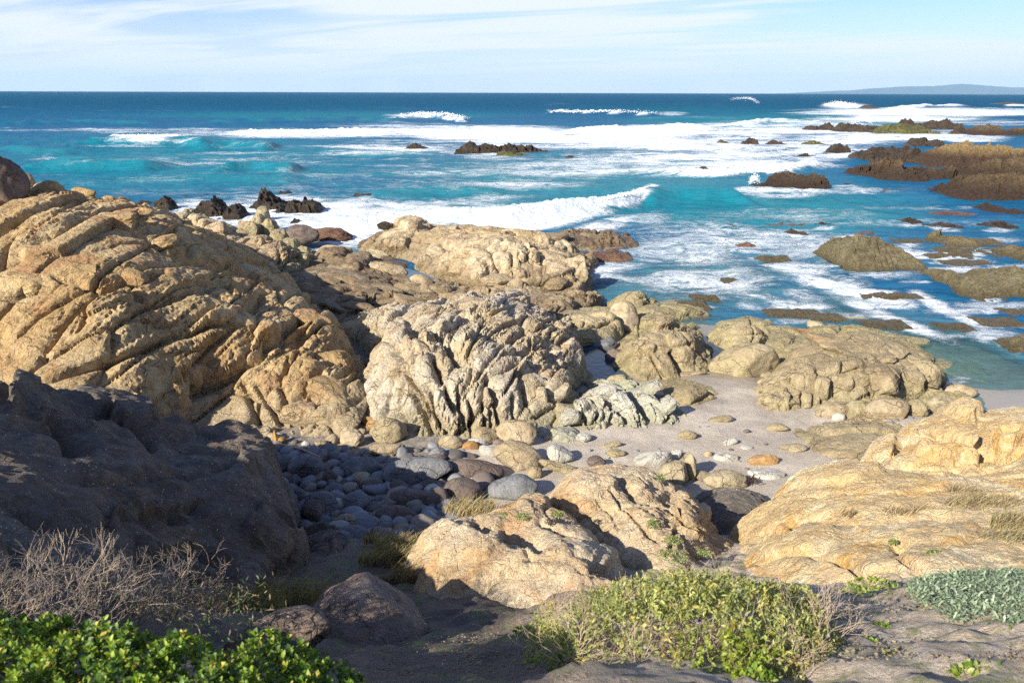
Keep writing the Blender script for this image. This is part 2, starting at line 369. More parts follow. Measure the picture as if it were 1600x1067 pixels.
# ------------------------------------------------------------------ materials
def rockmat(name, main, light, dark, stain=None, stain_amt=.3, algae=None, algae_z=(.7, 1.5), speck=None, scale=1., bump=.02, rough=.85, lichen=None, lichen_amt=.4, low=None, low_z=(.1, .6), veins=None, grain=.35, wetz=None, joint=.6):
    m, t, b, o = newmat(name)
    P = t.n('ShaderNodeNewGeometry').outputs['Position']
    inf = t.n('ShaderNodeObjectInfo').outputs['Random']
    n1 = t.noise(P, .55*scale, 5, .6, .6); n2 = t.noise(P, 2.6*scale, 7, .68, .4); n3 = t.noise(P, 11*scale, 8, .75); n4 = t.noise(P, 70, 3, .8)
    c = t.mix(t.ramp(n1, .40, .60), main, light)
    c = t.mix(t.ramp(n2, .46, .74, 0, .6), c, dark)
    if stain:
        ns = t.noise(t.vadd(P, (13, 5, 2)), .9*scale, 4, .6, 1.)
        c = t.mix(t.ramp(ns, .53, .68, 0, stain_amt), c, stain)
    if veins:
        vv = t.voro(t.vadd(P, t.vmul(t.noise(P, 1.2, 4, .6, 0, 1), (1.1, 1.1, 1.1))), 1.3, 'DISTANCE_TO_EDGE')
        c = t.mix(t.math('MULTIPLY', t.ramp(vv, .0, .03, .7, 0), t.ramp(n2, .45, .55)), c, veins)
    if low: 
        z = t.n('ShaderNodeSeparateXYZ'); t.L.new(P, z.inputs[0])
        zz = t.math('ADD', z.outputs[2], t.math('MULTIPLY', t.math('SUBTRACT', n2, .5), .8))
        c = t.mix(t.ramp(zz, low_z[0], low_z[1], 1, 0), c, low)
    if algae:
        z = t.n('ShaderNodeSeparateXYZ'); t.L.new(P, z.inputs[0])
        zz = t.math('ADD', z.outputs[2], t.math('MULTIPLY', t.math('SUBTRACT', n2, .5), 1.1))
        c = t.mix(t.ramp(zz, algae_z[0], algae_z[1], .8, 0), c, algae)
    if lichen:
        nl = t.noise(t.vadd(P, (3, 31, 7)), 1.25*scale, 7, .68, .8)
        f = t.ramp(nl, .52, .66, 0, lichen_amt)
        f = t.math('MULTIPLY', f, t.ramp(n3, .38, .56, .35, 1))
        c = t.mix(f, c, lichen)
    c = t.mix(t.math('MULTIPLY', t.ramp(n3, .3, .7), grain), c, dark)
    c = t.mix(1., c, t.ramp(n4, .3, .7, .62, 1.35, False), 'MULTIPLY'); c = t.mix(1., c, t.ramp(t.noise(P, 5*scale, 8, .75, .5), .35, .65, .74, 1.2, False), 'MULTIPLY')
    c = t.mix(1., c, t.math('MULTIPLY_ADD', inf, .16, .92), 'MULTIPLY')
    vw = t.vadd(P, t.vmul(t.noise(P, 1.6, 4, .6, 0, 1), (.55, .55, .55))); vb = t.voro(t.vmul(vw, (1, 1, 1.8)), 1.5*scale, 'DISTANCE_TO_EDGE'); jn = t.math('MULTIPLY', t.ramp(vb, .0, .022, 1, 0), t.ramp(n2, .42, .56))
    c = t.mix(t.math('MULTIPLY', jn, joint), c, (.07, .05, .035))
    if speck:
        v = t.voro(P, 26, 'F1'); vc = t.n('ShaderNodeSeparateColor'); t.L.new(t.voro(P, 26, 'F1', 1), vc.inputs[0])
        f = t.math('MULTIPLY', t.ramp(v, .16, .24, 1, 0), t.ramp(vc.outputs[0], .78, .82)); c = t.mix(f, c, speck)
    t.L.new(c, b.inputs['Base Color']); t.put(b.inputs['Roughness'], rough); b.inputs['Specular IOR Level'].default_value = .25
    if wetz:
        z = t.n('ShaderNodeSeparateXYZ'); t.L.new(P, z.inputs[0])
        zz = t.math('ADD', z.outputs[2], t.math('MULTIPLY', t.math('SUBTRACT', n2, .5), .5))
        t.L.new(t.ramp(zz, wetz[0], wetz[1], .28, rough), b.inputs['Roughness'])
    v1 = t.voro(t.vadd(P, t.vmul(t.noise(P, 3, 3, .5, 0, 1), (.25, .25, .25))), 4.2*scale, 'DISTANCE_TO_EDGE')
    h = t.math('ADD', t.math('MULTIPLY', n3, 2.6), t.math('MULTIPLY', n4, .7))
    h = t.math('ADD', h, t.math('MULTIPLY', t.ramp(v1, 0, .05), t.ramp(n2, .4, .6, 0, .8))); h = t.math('ADD', h, t.math('MULTIPLY', jn, -2.6*joint))
    t.L.new(t.bump(h, bump*1.5, 1.), b.inputs['Normal'])
    return m
MAT = {}
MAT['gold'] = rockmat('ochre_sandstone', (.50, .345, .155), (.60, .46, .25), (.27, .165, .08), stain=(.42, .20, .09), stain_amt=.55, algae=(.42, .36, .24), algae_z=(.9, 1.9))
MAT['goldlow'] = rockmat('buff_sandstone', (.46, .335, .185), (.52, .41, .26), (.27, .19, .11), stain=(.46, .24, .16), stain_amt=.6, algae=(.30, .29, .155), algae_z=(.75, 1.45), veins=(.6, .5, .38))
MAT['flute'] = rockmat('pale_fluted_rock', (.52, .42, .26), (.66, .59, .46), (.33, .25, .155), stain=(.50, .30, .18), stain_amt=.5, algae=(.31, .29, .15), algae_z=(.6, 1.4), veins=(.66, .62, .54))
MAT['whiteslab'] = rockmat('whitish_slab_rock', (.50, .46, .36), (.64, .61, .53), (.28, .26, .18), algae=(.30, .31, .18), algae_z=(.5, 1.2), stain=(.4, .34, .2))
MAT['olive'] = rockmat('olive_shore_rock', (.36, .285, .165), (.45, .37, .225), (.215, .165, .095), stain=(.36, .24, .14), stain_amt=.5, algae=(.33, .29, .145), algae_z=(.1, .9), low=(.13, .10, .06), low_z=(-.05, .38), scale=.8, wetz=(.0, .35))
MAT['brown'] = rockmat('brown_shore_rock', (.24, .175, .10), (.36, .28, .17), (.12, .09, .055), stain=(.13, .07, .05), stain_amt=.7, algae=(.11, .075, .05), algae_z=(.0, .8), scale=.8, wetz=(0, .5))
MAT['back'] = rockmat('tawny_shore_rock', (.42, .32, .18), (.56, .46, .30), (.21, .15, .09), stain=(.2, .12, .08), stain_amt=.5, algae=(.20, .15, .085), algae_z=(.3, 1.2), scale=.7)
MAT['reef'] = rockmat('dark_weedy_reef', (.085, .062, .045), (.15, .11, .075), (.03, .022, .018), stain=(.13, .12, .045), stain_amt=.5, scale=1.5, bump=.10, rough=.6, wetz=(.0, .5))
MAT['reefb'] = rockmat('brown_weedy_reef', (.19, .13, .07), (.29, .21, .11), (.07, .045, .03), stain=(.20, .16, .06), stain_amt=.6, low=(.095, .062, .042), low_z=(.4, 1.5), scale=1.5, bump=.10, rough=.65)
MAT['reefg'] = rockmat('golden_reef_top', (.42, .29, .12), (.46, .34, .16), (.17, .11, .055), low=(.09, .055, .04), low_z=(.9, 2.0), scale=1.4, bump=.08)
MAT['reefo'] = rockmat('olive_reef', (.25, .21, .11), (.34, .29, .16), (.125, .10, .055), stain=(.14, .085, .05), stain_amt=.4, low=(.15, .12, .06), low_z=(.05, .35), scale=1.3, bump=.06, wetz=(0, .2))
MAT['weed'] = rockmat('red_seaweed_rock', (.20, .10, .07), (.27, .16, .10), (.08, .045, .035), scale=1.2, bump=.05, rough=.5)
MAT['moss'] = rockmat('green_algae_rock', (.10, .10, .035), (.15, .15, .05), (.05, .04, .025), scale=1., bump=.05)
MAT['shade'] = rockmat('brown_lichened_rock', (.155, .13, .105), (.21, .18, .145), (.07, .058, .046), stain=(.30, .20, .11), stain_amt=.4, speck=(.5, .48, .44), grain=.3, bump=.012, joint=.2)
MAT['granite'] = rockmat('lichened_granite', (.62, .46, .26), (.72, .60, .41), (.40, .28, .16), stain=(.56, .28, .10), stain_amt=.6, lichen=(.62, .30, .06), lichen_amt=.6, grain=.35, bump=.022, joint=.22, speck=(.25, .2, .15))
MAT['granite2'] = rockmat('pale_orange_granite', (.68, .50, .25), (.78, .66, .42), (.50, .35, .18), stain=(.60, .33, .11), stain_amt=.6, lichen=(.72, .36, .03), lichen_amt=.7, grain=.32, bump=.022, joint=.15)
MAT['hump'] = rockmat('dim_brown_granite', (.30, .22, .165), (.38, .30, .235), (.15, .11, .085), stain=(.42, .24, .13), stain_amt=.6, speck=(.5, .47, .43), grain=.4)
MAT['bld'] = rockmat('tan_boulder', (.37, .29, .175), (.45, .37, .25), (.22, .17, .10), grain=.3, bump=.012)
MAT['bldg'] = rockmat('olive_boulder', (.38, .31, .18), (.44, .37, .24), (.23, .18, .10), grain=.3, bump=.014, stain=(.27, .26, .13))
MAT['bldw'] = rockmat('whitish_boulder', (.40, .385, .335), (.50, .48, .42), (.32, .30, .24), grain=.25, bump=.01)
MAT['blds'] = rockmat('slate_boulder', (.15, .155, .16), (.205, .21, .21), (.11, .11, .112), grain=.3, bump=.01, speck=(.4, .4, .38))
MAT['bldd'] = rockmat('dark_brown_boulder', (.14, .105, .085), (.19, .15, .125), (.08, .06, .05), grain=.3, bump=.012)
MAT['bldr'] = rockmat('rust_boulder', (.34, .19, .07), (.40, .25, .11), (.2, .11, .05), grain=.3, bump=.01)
# pebbles: the tone differs from stone to stone
m, t, b, o = newmat('pebble'); MAT['peb'] = m
oc = t.n('ShaderNodeTexCoord').outputs['Object']; inf = t.n('ShaderNodeObjectInfo').outputs['Random']
cr = t.n('ShaderNodeValToRGB'); t.L.new(inf, cr.inputs[0]); e = cr.color_ramp; e.interpolation = 'CONSTANT'
pal = [(.125, .13, .14), (.165, .17, .175), (.11, .10, .085), (.21, .215, .22), (.17, .17, .17), (.21, .185, .15), (.12, .125, .135), (.30, .285, .255), (.16, .125, .10), (.19, .20, .21)]
e.elements[0].color = (*pal[0], 1); e.elements[1].position = .1; e.elements[1].color = (*pal[1], 1)
for i in range(2, 10): x = e.elements.new(i*.1); x.color = (*pal[i], 1)
nn = t.noise(oc, 14, 6, .7); c = t.mix(1., cr.outputs[0], t.ramp(nn, .3, .7, .75, 1.2), 'MULTIPLY')
t.L.new(c, b.inputs['Base Color']); b.inputs['Roughness'].default_value = .75; t.L.new(t.bump(nn, .008), b.inputs['Normal'])
# ------------------------------------------------------------------ ground: sea bed, sandy cove, pebbly gully and the soil slope up to the path
gp = [(1480,600,.03),(1560,650,.05),(1600,600,-.05),(1300,500,-.3),(1100,480,-.3),(950,470,-.35),(920,420,-.6),(600,388,-.25),(480,378,-.4),(1000,400,-.8),(1300,400,-1),
 (500,450,.35),(600,460,.45),(700,440,.3),(540,520,.6),(590,600,.75),(640,690,.9),(760,690,.85),(900,690,.75),(1000,680,.7),(1100,650,.58),(1150,600,.4),(1210,680,.6),(1250,700,.66),(1320,690,.6),(1000,490,.05),(930,570,.22),(1120,570,.25),(1080,545,.2),
 (430,700,.95),(500,760,1.05),(600,780,1.05),(700,780,1.05),(800,760,.9),(480,830,1.25),(580,830,1.45),(900,750,.9),(1100,760,.9),(1120,820,1.1),(1180,735,.75),
 (500,890,2.0),(560,875,2.1),(640,860,1.9),(600,930,2.4),(700,960,2.9),(760,980,3.2),(600,1000,3.2),(700,1020,3.9),(700,1067,4.6),(450,940,2.2),(330,950,2.9),(200,1000,4.1),(900,1067,4.95),(1000,1000,4.3),(1200,1000,4.5),(1200,1067,5.05),(1300,960,4.15),(1400,1000,4.5),(1500,1067,5.2),(1600,1000,4.75),(1600,930,4.2),(1480,930,4.1),(1380,925,3.95),(1300,905,3.5),(1150,900,2.9),(1000,950,3.6),(850,960,3.1),(1400,800,1.6),(1550,780,1.8),(1480,660,.8),(1380,650,.55)]
GP = PX(*np.array(gp, float).T)
GW = [(-60,80,-3.5),(60,90,-3.5),(0,65,-3),(30,45,-1.6),(-32,50,-2.5),(10,40,-1.4),(0,0,5.9),(-3,0,6.0),(3,0,5.9),(0,-8,6.2),(-4,2,5.5),(5,3,5.2),(9,6,4.4),(12,12,2.6),(-9,3,5),(14,17,.9),(17,24,-.3),(-12,14,1.6),(-14,22,1),(-16,31,-1),(20,12,3),(-20,8,4),(-20,-8,6),(20,-8,6),(26,24,-.5),(-24,20,2),(-1.2,2.4,5.35),(-.2,2.6,5.1),(1.2,2.2,5.3)]
GROUND = RBF(np.concatenate([GP, GW]), .5)
def ground_sheet(xs, ys):
    X, Y = np.meshgrid(xs, ys); x = X.ravel(); y = Y.ravel(); z = np.maximum(GROUND(x, y), -4)
    n1 = fbm(np.stack([x, y, z*0], 1), 1.7, 4, .9); n2 = fbm(np.stack([x, y, z*0+4], 1), .22, 4, .7)
    hi = np.clip((z-1.3)/1.4, 0, 1)
    z = z+n1*(.05+.07*hi)+n2*(.008+.045*hi)
    n = np.arange(len(x)).reshape(len(ys), len(xs))
    Q = np.stack([n[:-1, :-1].ravel(), n[:-1, 1:].ravel(), n[1:, 1:].ravel(), n[1:, :-1].ravel()], 1)
    return np.stack([x, y, z], 1), Q
m, t, b, o = newmat('cove_ground')
P = t.n('ShaderNodeNewGeometry').outputs['Position']; sp = t.n('ShaderNodeSeparateXYZ'); t.L.new(P, sp.inputs[0])
n1 = t.noise(P, .8, 5, .6); n2 = t.noise(P, 5, 6, .7); n3 = t.noise(P, 70, 3, .8); n4 = t.noise(t.vmul(P, (1, 1, 1)), 24, 5, .75)
z = t.math('ADD', sp.outputs[2], t.math('MULTIPLY', t.math('SUBTRACT', n1, .5), .6))
sand = t.mix(t.ramp(n1, .4, .65), (.49, .42, .33), (.60, .52, .42)); sand = t.mix(t.ramp(n2, .42, .7, 0, .6), sand, (.38, .335, .27)); sand = t.mix(t.ramp(n4, .66, .78, 0, .6), sand, (.2, .17, .14))
wet = t.ramp(z, .30, .62, 1, 0); sand = t.mix(wet, sand, (.27, .235, .19))
rockc = t.mix(t.ramp(n2, .4, .65), (.20, .165, .10), (.30, .255, .16))
yb = t.ramp(t.math('ADD', sp.outputs[1], t.math('MULTIPLY', n1, 2.5)), 20.2, 22.2); c = t.mix(yb, sand, rockc)
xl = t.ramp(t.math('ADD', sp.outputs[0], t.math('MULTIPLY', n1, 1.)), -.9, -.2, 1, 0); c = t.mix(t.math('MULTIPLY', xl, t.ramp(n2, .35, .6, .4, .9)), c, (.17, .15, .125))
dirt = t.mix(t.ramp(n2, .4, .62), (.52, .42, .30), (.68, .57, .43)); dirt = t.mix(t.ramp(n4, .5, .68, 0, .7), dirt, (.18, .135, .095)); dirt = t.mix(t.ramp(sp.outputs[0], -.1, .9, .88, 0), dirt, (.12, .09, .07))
dirt = t.mix(t.ramp(t.noise(P, 2.6, 7, .75), .5, .6, 0, .8), dirt, (.20, .22, .08))
c = t.mix(t.ramp(z, 1.2, 1.9), c, dirt)
c = t.mix(1., c, t.ramp(n3, .2, .8, .75, 1.25, False), 'MULTIPLY')
t.L.new(c, b.inputs['Base Color']); t.L.new(t.ramp(z, .25, .6, .3, .9), b.inputs['Roughness'])
hh = t.math('ADD', t.math('MULTIPLY', n3, .25), n4); hh = t.math('MULTIPLY', hh, t.ramp(z, .25, .6, .15, 1)); t.L.new(t.bump(hh, .06), b.inputs['Normal'])
MAT['ground'] = m
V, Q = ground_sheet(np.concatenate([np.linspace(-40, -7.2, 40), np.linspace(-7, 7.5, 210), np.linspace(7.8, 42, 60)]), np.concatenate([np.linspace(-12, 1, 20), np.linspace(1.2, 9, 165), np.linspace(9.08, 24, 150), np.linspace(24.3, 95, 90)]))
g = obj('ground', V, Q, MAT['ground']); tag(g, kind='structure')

# ------------------------------------------------------------------ the big masses of rock
# 1 long ochre outcrop on the left
outcrop('rock_outcrop', 'huge ochre sandstone outcrop sloping from upper left down to the cobbles', 'rock outcrop',
 [(-120,560,2.8),(0,575,2.75),(60,600,2.6),(150,640,2.2),(300,650,1.3),(400,690,0.9),(450,690,0.9),(520,693,0.9),(572,690,0.85),(588,640,1),(580,600,1.3),(560,550,1.3),(530,500,1.4),(480,455,1.7),(440,420,1.9),(395,392,1.6),(345,366,1.6),(300,345,2.2),(250,326,3.8),(200,308,4.4),(120,300,4.7),(0,300,5),(-120,300,5.3)],
 [(100,330,4.9),(270,334,4.44),(220,322,4.6),(215,350,4.43),(265,395,3.83),(330,396,3.24),(385,412,2.81),(430,440,2.57),(400,470,2.52),(450,480,2.3),(520,510,1.95),(570,585,1.65),(480,600,1.65),(400,560,2),(400,620,1.4),(300,560,2.2),(300,480,3.05),(200,560,2.65),(100,550,2.85),(180,470,3.55),(100,430,3.92),(0,430,3.95),(0,520,3.1),(560,640,1.25),(470,650,1.2),(350,620,1.35),(180,600,2.25),(-120,430,3.9)],
 .039, 'gold', MAT['gold'],
 lumps=[(355,486,50,19,-28,.2),(330,515,40,16,-25,.12),(405,515,28,20,0,.15),(450,470,40,20,0,.15),(300,580,45,22,-22,.15)],
 blocks=[(50,399,30,20,0),(125,430,26,24,10),(200,428,26,13,-5),(50,436,34,14,-15),(183,343,30,15,0),(248,378,28,10,15),(355,486,46,15,-28),(268,617,20,24,10),(425,600,18,30,20),(478,575,34,24,-10),(520,560,30,20,-10),(525,612,40,18,-25),(470,640,30,22,-15),(515,640,28,22,-10),(490,500,30,14,-25),(75,362,24,12,0)],
 cracks=[([(293,633),(316,609),(342,601),(368,580),(397,556),(413,543),(439,520),(468,501),(500,480)],.09,.42,.0),([(60,600),(105,586),(150,572),(189,557),(216,547),(260,530),(302,520),(329,510),(363,501),(386,493),(407,470),(410,455)],.06,.28,.0),
 ([(376,593),(386,614),(397,643),(410,672)],.05,.2),([(397,596),(410,619),(428,643),(449,674)],.05,.22),([(413,573),(431,590),(444,619),(449,643),(468,682)],.05,.24),([(428,643),(449,630),(476,622),(499,604),(525,588),(552,577)],.05,.26),([(457,664),(486,653),(512,648),(539,630),(570,622)],.045,.2),([(512,648),(515,661),(531,682)],.04,.18),([(494,551),(497,577),(507,593)],.045,.22),([(363,546),(368,567),(350,600)],.03,.1),([(284,577),(305,590),(308,611)],.05,.25),([(441,525),(452,533),(476,533)],.06,.2),([(452,554),(447,588)],.03,.12),([(318,577),(331,601)],.03,.12),([(326,556),(342,590)],.03,.1),
 ([(86,433),(138,445),(170,446),(215,437),(259,422)],.06,.3),([(226,478),(260,470),(300,450),(340,440),(380,446)],.05,.2),([(0,470),(40,458),(80,450)],.05,.25),([(205,440),(228,470)],.05,.2),([(130,470),(132,500),(120,520)],.03,.15),([(262,395),(300,405),(350,408),(400,430)],.05,.2),([(190,360),(230,372),(262,395)],.05,.2),([(480,640),(500,600),(520,575)],.02,.08),([(430,440),(445,470),(480,500)],.05,.2)],
 wring=None, off=3.3)
su = lambda s, u, z: (-.707*s+.707*u, .707*s+.707*u, z); RIDGE_CUT = 0.
# 2 the shaded mass at the left, the foot of the bluff that rises outside the picture
outcrop('rock_outcrop', 'large dark shaded rock bluff at left foreground with a steep right face', 'rock outcrop',
 [(60,596,3.5),(160,616,3.1),(255,642,2.75),(300,650,2.7),(350,638,2.8),(392,632,2.85),(408,660,2.8),(418,700,2.95),(430,740,3.0),(448,790,2.75),(468,845,2.0),(474,900,1.9),(440,945,2.2),(330,965,3.0),(250,1000,3.7),(100,1020,4.4)],
 [(100,620,3.7),(130,660,3.65),(30,600,4.1),(0,640,4.3),(0,700,4.35),(100,730,4.1),(200,700,3.5),(300,680,3.05),(370,660,3.0),(385,700,3.0),(398,660,2.95),(240,760,3.6),(320,760,3.2),(405,760,2.9),(100,850,4.3),(200,850,3.9),(280,820,3.5),(300,880,2.9),(400,860,2.5),(430,900,2.2),(350,930,2.7),(200,930,4.0)],
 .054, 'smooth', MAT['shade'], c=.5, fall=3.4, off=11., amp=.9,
 lumps=[(60,625,60,28,18,.2),(210,650,45,22,10,.2),(150,620,45,14,20,.15),(400,715,40,28,0,.2),(250,790,70,26,5,.15),(420,830,40,40,0,.12)],
 cracks=[([(30,610),(90,640),(130,690),(100,700)],.08,.3),([(130,645),(180,640),(220,670),(250,700)],.06,.25),([(180,800),(240,790),(300,800),(330,780)],.06,.25),([(250,860),(310,850),(360,880),(380,930)],.05,.25),([(400,925),(440,890),(470,860)],.03,.2),([(100,740),(200,740),(300,730),(370,720)],.05,.12),([(290,890),(350,900),(370,930)],.05,.25)],
 wring=[su(3.2,-1.2,4.9),su(2.4,-2.6,6.2),su(0,-3,6.4),su(-3,-3.5,6.6),su(-3.5,-6,6),su(0,-8,5.5),su(8,-9,5.2),su(18,-8,4.6),su(21,-5,4.2),su(19.5,-1,3.3),su(17,1,3.2)],
 wpts=[su(s_, -4.3, k_+.51*4.3-RIDGE_CUT) for s_, k_ in [(-2,5.0),(.5,5.4),(2,5.6),(3.25,5.75),(4.3,5.15),(5.3,4.98),(6.2,4.8),(7,4.8),(8,5.4),(9,5.5),(10,5.2),(11,4.95),(12,5.05),(13,4.5),(14,4.1),(16,3.7),(18,3.3),(20,3.1)]]+[su(5,-1.5,5.6),su(8,-1.5,5.3),su(11,-1.5,5.0),su(14,-1.5,4.1),su(17,-1.5,3.4),su(5,-6.5,6.3),su(9,-6.5,6.5),su(13,-6.5,6.2),su(17,-6.5,5.6)])
# 3 centre outcrop with fluted front
outcrop('rock_outcrop', 'broad cream and tan fractured outcrop with fluted vertical face in the centre', 'rock outcrop',
 [(575,605,1.5),(590,640,1.2),(612,690,.85),(680,695,.8),(770,680,.8),(850,672,.8),(905,660,.75),(908,600,.7),(912,545,.9),(893,490,1.4),(858,478,1.5),(800,460,1.7),(740,455,1.8),(690,462,1.7),(620,468,1.3),(540,478,.7),(515,492,.7),(560,520,1.0),(590,535,1.2),(570,560,1.6)],
 [(610,530,2.1),(640,510,2.2),(600,560,1.9),(600,600,1.6),(700,500,2.3),(760,490,2.2),(840,500,2.0),(890,520,1.7),(820,560,1.85),(720,560,2.1),(650,575,1.95),(690,600,1.8),(760,600,1.8),(840,600,1.5),(895,590,1.25),(640,630,1.35),(740,640,1.25),(840,640,1.05),(600,490,1.5),(670,480,1.9)],
 .029, 'flute', MAT['flute'], off=21.,
 lumps=[(780,480,62,16,-8,.22),(620,520,36,26,50,.15),(655,545,36,24,-30,.15),(855,540,50,16,-30,.15),(880,600,28,16,20,.15)],
 blocks=[(770,478,54,12,-6),(655,548,26,22,-30),(620,520,20,22,-25),(630,570,22,18,-10),(845,618,12,20,10),(870,612,26,10,25),(880,640,20,12,-10),(850,535,34,8,-30),(880,512,16,10,-40)],
 cracks=[([(590,513),(611,539),(621,562),(633,579),(651,607),(661,627),(681,683)],.05,.25),([(638,508),(654,524),(679,546),(681,577),(690,590)],.09,.4),([(671,508),(697,529),(717,551),(732,562)],.08,.38),([(732,508),(762,521),(803,536),(841,569),(856,587)],.05,.25),([(717,497),(752,488),(798,478),(805,496)],.06,.3),([(795,528),(833,516),(863,496)],.04,.2),([(813,551),(846,531),(876,506)],.04,.2),([(806,586),(808,575),(853,574)],.05,.25),([(846,604),(854,617),(889,627),(910,655)],.07,.3),([(831,655),(889,625)],.04,.18),([(643,607),(650,632),(666,658),(679,685)],.045,.3),([(697,592),(704,622),(712,645)],.05,.32),([(732,617),(737,645),(735,680)],.045,.28),([(777,605),(778,640),(783,665)],.05,.3),([(762,582),(768,600),(775,622)],.06,.3),([(665,600),(676,640),(700,680)],.04,.25),([(715,600),(722,640),(728,670)],.035,.22),([(750,620),(758,650),(760,680)],.035,.22),([(800,615),(806,650),(815,670)],.035,.2),([(600,615),(630,612),(655,612)],.03,.12),([(820,600),(830,640)],.03,.2),([(780,555),(830,545),(870,530)],.04,.2),([(660,560),(700,575),(760,575)],.03,.15)])
# 4 whitish slabs right of it
outcrop('rock_outcrop', 'low whitish slabby rock with diagonal cracks beside the sand', 'rock outcrop',
 [(845,672,.8),(900,668,.75),(955,672,.7),(1020,678,.65),(1060,668,.6),(1085,648,.6),(1040,610,.5),(1000,592,.5),(950,580,.5),(915,590,.7),(895,620,.9)],
 [(930,605,1.25),(970,605,1.1),(1010,622,.95),(1050,645,.8),(880,655,1.0),(930,650,.98),(990,655,.85),(905,635,1.15)],
 .024, 'slab', MAT['whiteslab'], off=31., amp=1.,
 blocks=[(938,612,24,11,28),(1005,610,36,8,38),(1030,640,30,8,38),(890,650,18,10,20)],
 cracks=[([(960,590),(990,615),(1020,650),(1035,668)],.05,.25),([(915,605),(950,620),(975,645),(985,670)],.06,.28),([(990,592),(1030,620),(1065,655)],.04,.22),([(900,615),(880,640)],.04,.2),([(940,640),(920,668)],.03,.15),([(885,625),(910,645),(920,662)],.05,.2),([(940,590),(1000,605),(1040,620)],.03,.15)])
outcrop('rock_outcrop', 'small cracked olive rock at the edge of the sandy cove', 'rock outcrop',
 [(1045,625,.5),(1080,640,.5),(1105,628,.48),(1130,612,.42),(1125,596,.4),(1098,590,.4),(1060,596,.45),(1030,602,.5)],[(1080,612,.85),(1105,604,.78),(1050,610,.7)],.024,'pillow',MAT['olive'],off=33.,amp=.6,rnd=.12)
# 5 back centre outcrop
outcrop('rock_outcrop', 'tawny shore outcrop with rounded ribs behind the centre, surf breaking beyond', 'rock outcrop',
 [(560,385,.2),(640,405,.2),(690,445,.3),(760,470,.4),(850,478,.5),(888,470,.1),(925,445,-.2),(928,400,-.1),(975,398,-.2),(985,378,.1),(950,362,.3),(880,358,.5),(800,356,.7),(740,352,.7),(680,352,.8),(640,346,.9),(600,352,.6),(570,368,.3)],
 [(640,352,1.2),(600,375,.8),(690,375,1.2),(720,400,1.35),(780,392,1.65),(820,400,1.5),(880,395,1.3),(910,400,1.1),(900,430,.9),(780,365,1.5),(860,368,1.3),(940,372,.8),(960,385,.35),(730,430,1.0),(800,440,.9),(850,455,.7),(700,410,1.1),(840,380,1.65)],
 .062, 'pillow', MAT['back'], off=41., amp=1.3, c=.5, rnd=.3,
 lumps=[(780,398,72,26,-6,.25),(640,352,24,10,0,.3)],
 blocks=[(725,415,24,18,0),(755,398,22,13,-15),(785,405,14,20,5),(812,402,12,20,5),(833,404,10,18,0),(850,372,36,8,5),(900,415,18,22,10),(640,350,20,8,0),(870,440,20,9,0),(780,435,26,8,0)],
 cracks=[([(770,385),(775,405),(782,425)],.1,.3),([(800,385),(805,410)],.08,.25),([(830,392),(836,410)],.08,.25),([(815,388),(820,408)],.07,.25),([(845,395),(850,412)],.07,.25),([(720,398),(760,388),(800,382)],.07,.25),([(885,400),(905,415),(915,445)],.1,.35),([(700,430),(760,440),(830,440),(880,450)],.12,.35),([(680,420),(700,445),(760,465)],.12,.3),([(640,370),(700,380),(760,372)],.1,.3),([(860,372),(880,385),(920,392)],.1,.35),([(760,425),(820,425),(870,420)],.09,.3)])
# weedy skirts
# 6 flat slab, right of it
outcrop('rock_outcrop', 'flat-topped brown slab resting over a gap right of the central outcrop', 'rock outcrop',
 [(870,520,.35),(900,545,.3),(960,535,.3),(968,500,.4),(975,478,.4),(930,474,.5),(885,478,.5),(862,500,.5)],[(890,492,1.05),(930,488,1.0),(960,488,.95),(890,512,.85),(940,512,.75)],.032,'pillow',MAT['olive'],off=51.,amp=.6,rnd=.12,blocks=[(915,492,46,9,-2),(905,520,34,12,-2)],
 cracks=[([(870,506),(920,508),(965,500)],.05,.3),([(915,495),(917,530)],.03,.12)])
outcrop('rock_outcrop', 'brown wedge-shaped block with a sharp right end above the pool', 'rock outcrop',
 [(828,476,.8),(860,492,.8),(893,490,.7),(898,470,.7),(890,455,.7),(850,452,.8),(825,462,.9)],[(850,466,1.35),(885,466,1.2),(865,480,1.15)],.034,'strata',MAT['brown'],off=52.,amp=.6,rnd=.1)
# 7 hump
outcrop('rock_outcrop', 'big rounded olive-tan hump of rock with a shaded cleft, centre right', 'rock outcrop',
 [(955,560,.3),(985,588,.4),(1030,602,.38),(1070,596,.35),(1110,580,.3),(1115,545,.2),(1098,510,.2),(1060,492,.3),(1010,488,.3),(975,500,.4),(958,530,.3)],
 [(1000,515,1.3),(1040,500,1.25),(1080,520,1.1),(1100,550,.8),(1040,545,1.05),(985,555,.75),(1000,580,.8),(1060,575,.8)],.028,'pillow',MAT['olive'],off=61.,
 lumps=[(1070,535,34,28,0,.22),(1010,560,40,26,40,.15),(1030,503,45,9,0,.2)],
 cracks=[([(1040,530),(1060,555),(1078,590)],.09,.4),([(1000,500),(990,540),(995,580)],.04,.15),([(960,530),(1000,515),(1050,508),(1090,515)],.05,.2),([(1060,510),(1085,540),(1105,560)],.03,.12),([(1010,545),(1025,575),(1040,595)],.03,.14)])
outcrop('rock_outcrop', 'rounded grey-tan dome of rock behind the big round boulder', 'rock outcrop',
 [(1110,545,.2),(1150,560,.2),(1200,545,.2),(1222,520,.1),(1205,495,.1),(1165,486,.2),(1120,495,.2),(1105,520,.2)],[(1150,500,.95),(1185,505,.85),(1135,525,.85),(1195,525,.65),(1165,540,.6)],.032,'pillow',MAT['olive'],off=63.,amp=.7,
 cracks=[([(1110,530),(1150,520),(1200,525)],.03,.14),([(1170,495),(1180,520),(1175,545)],.03,.14)])
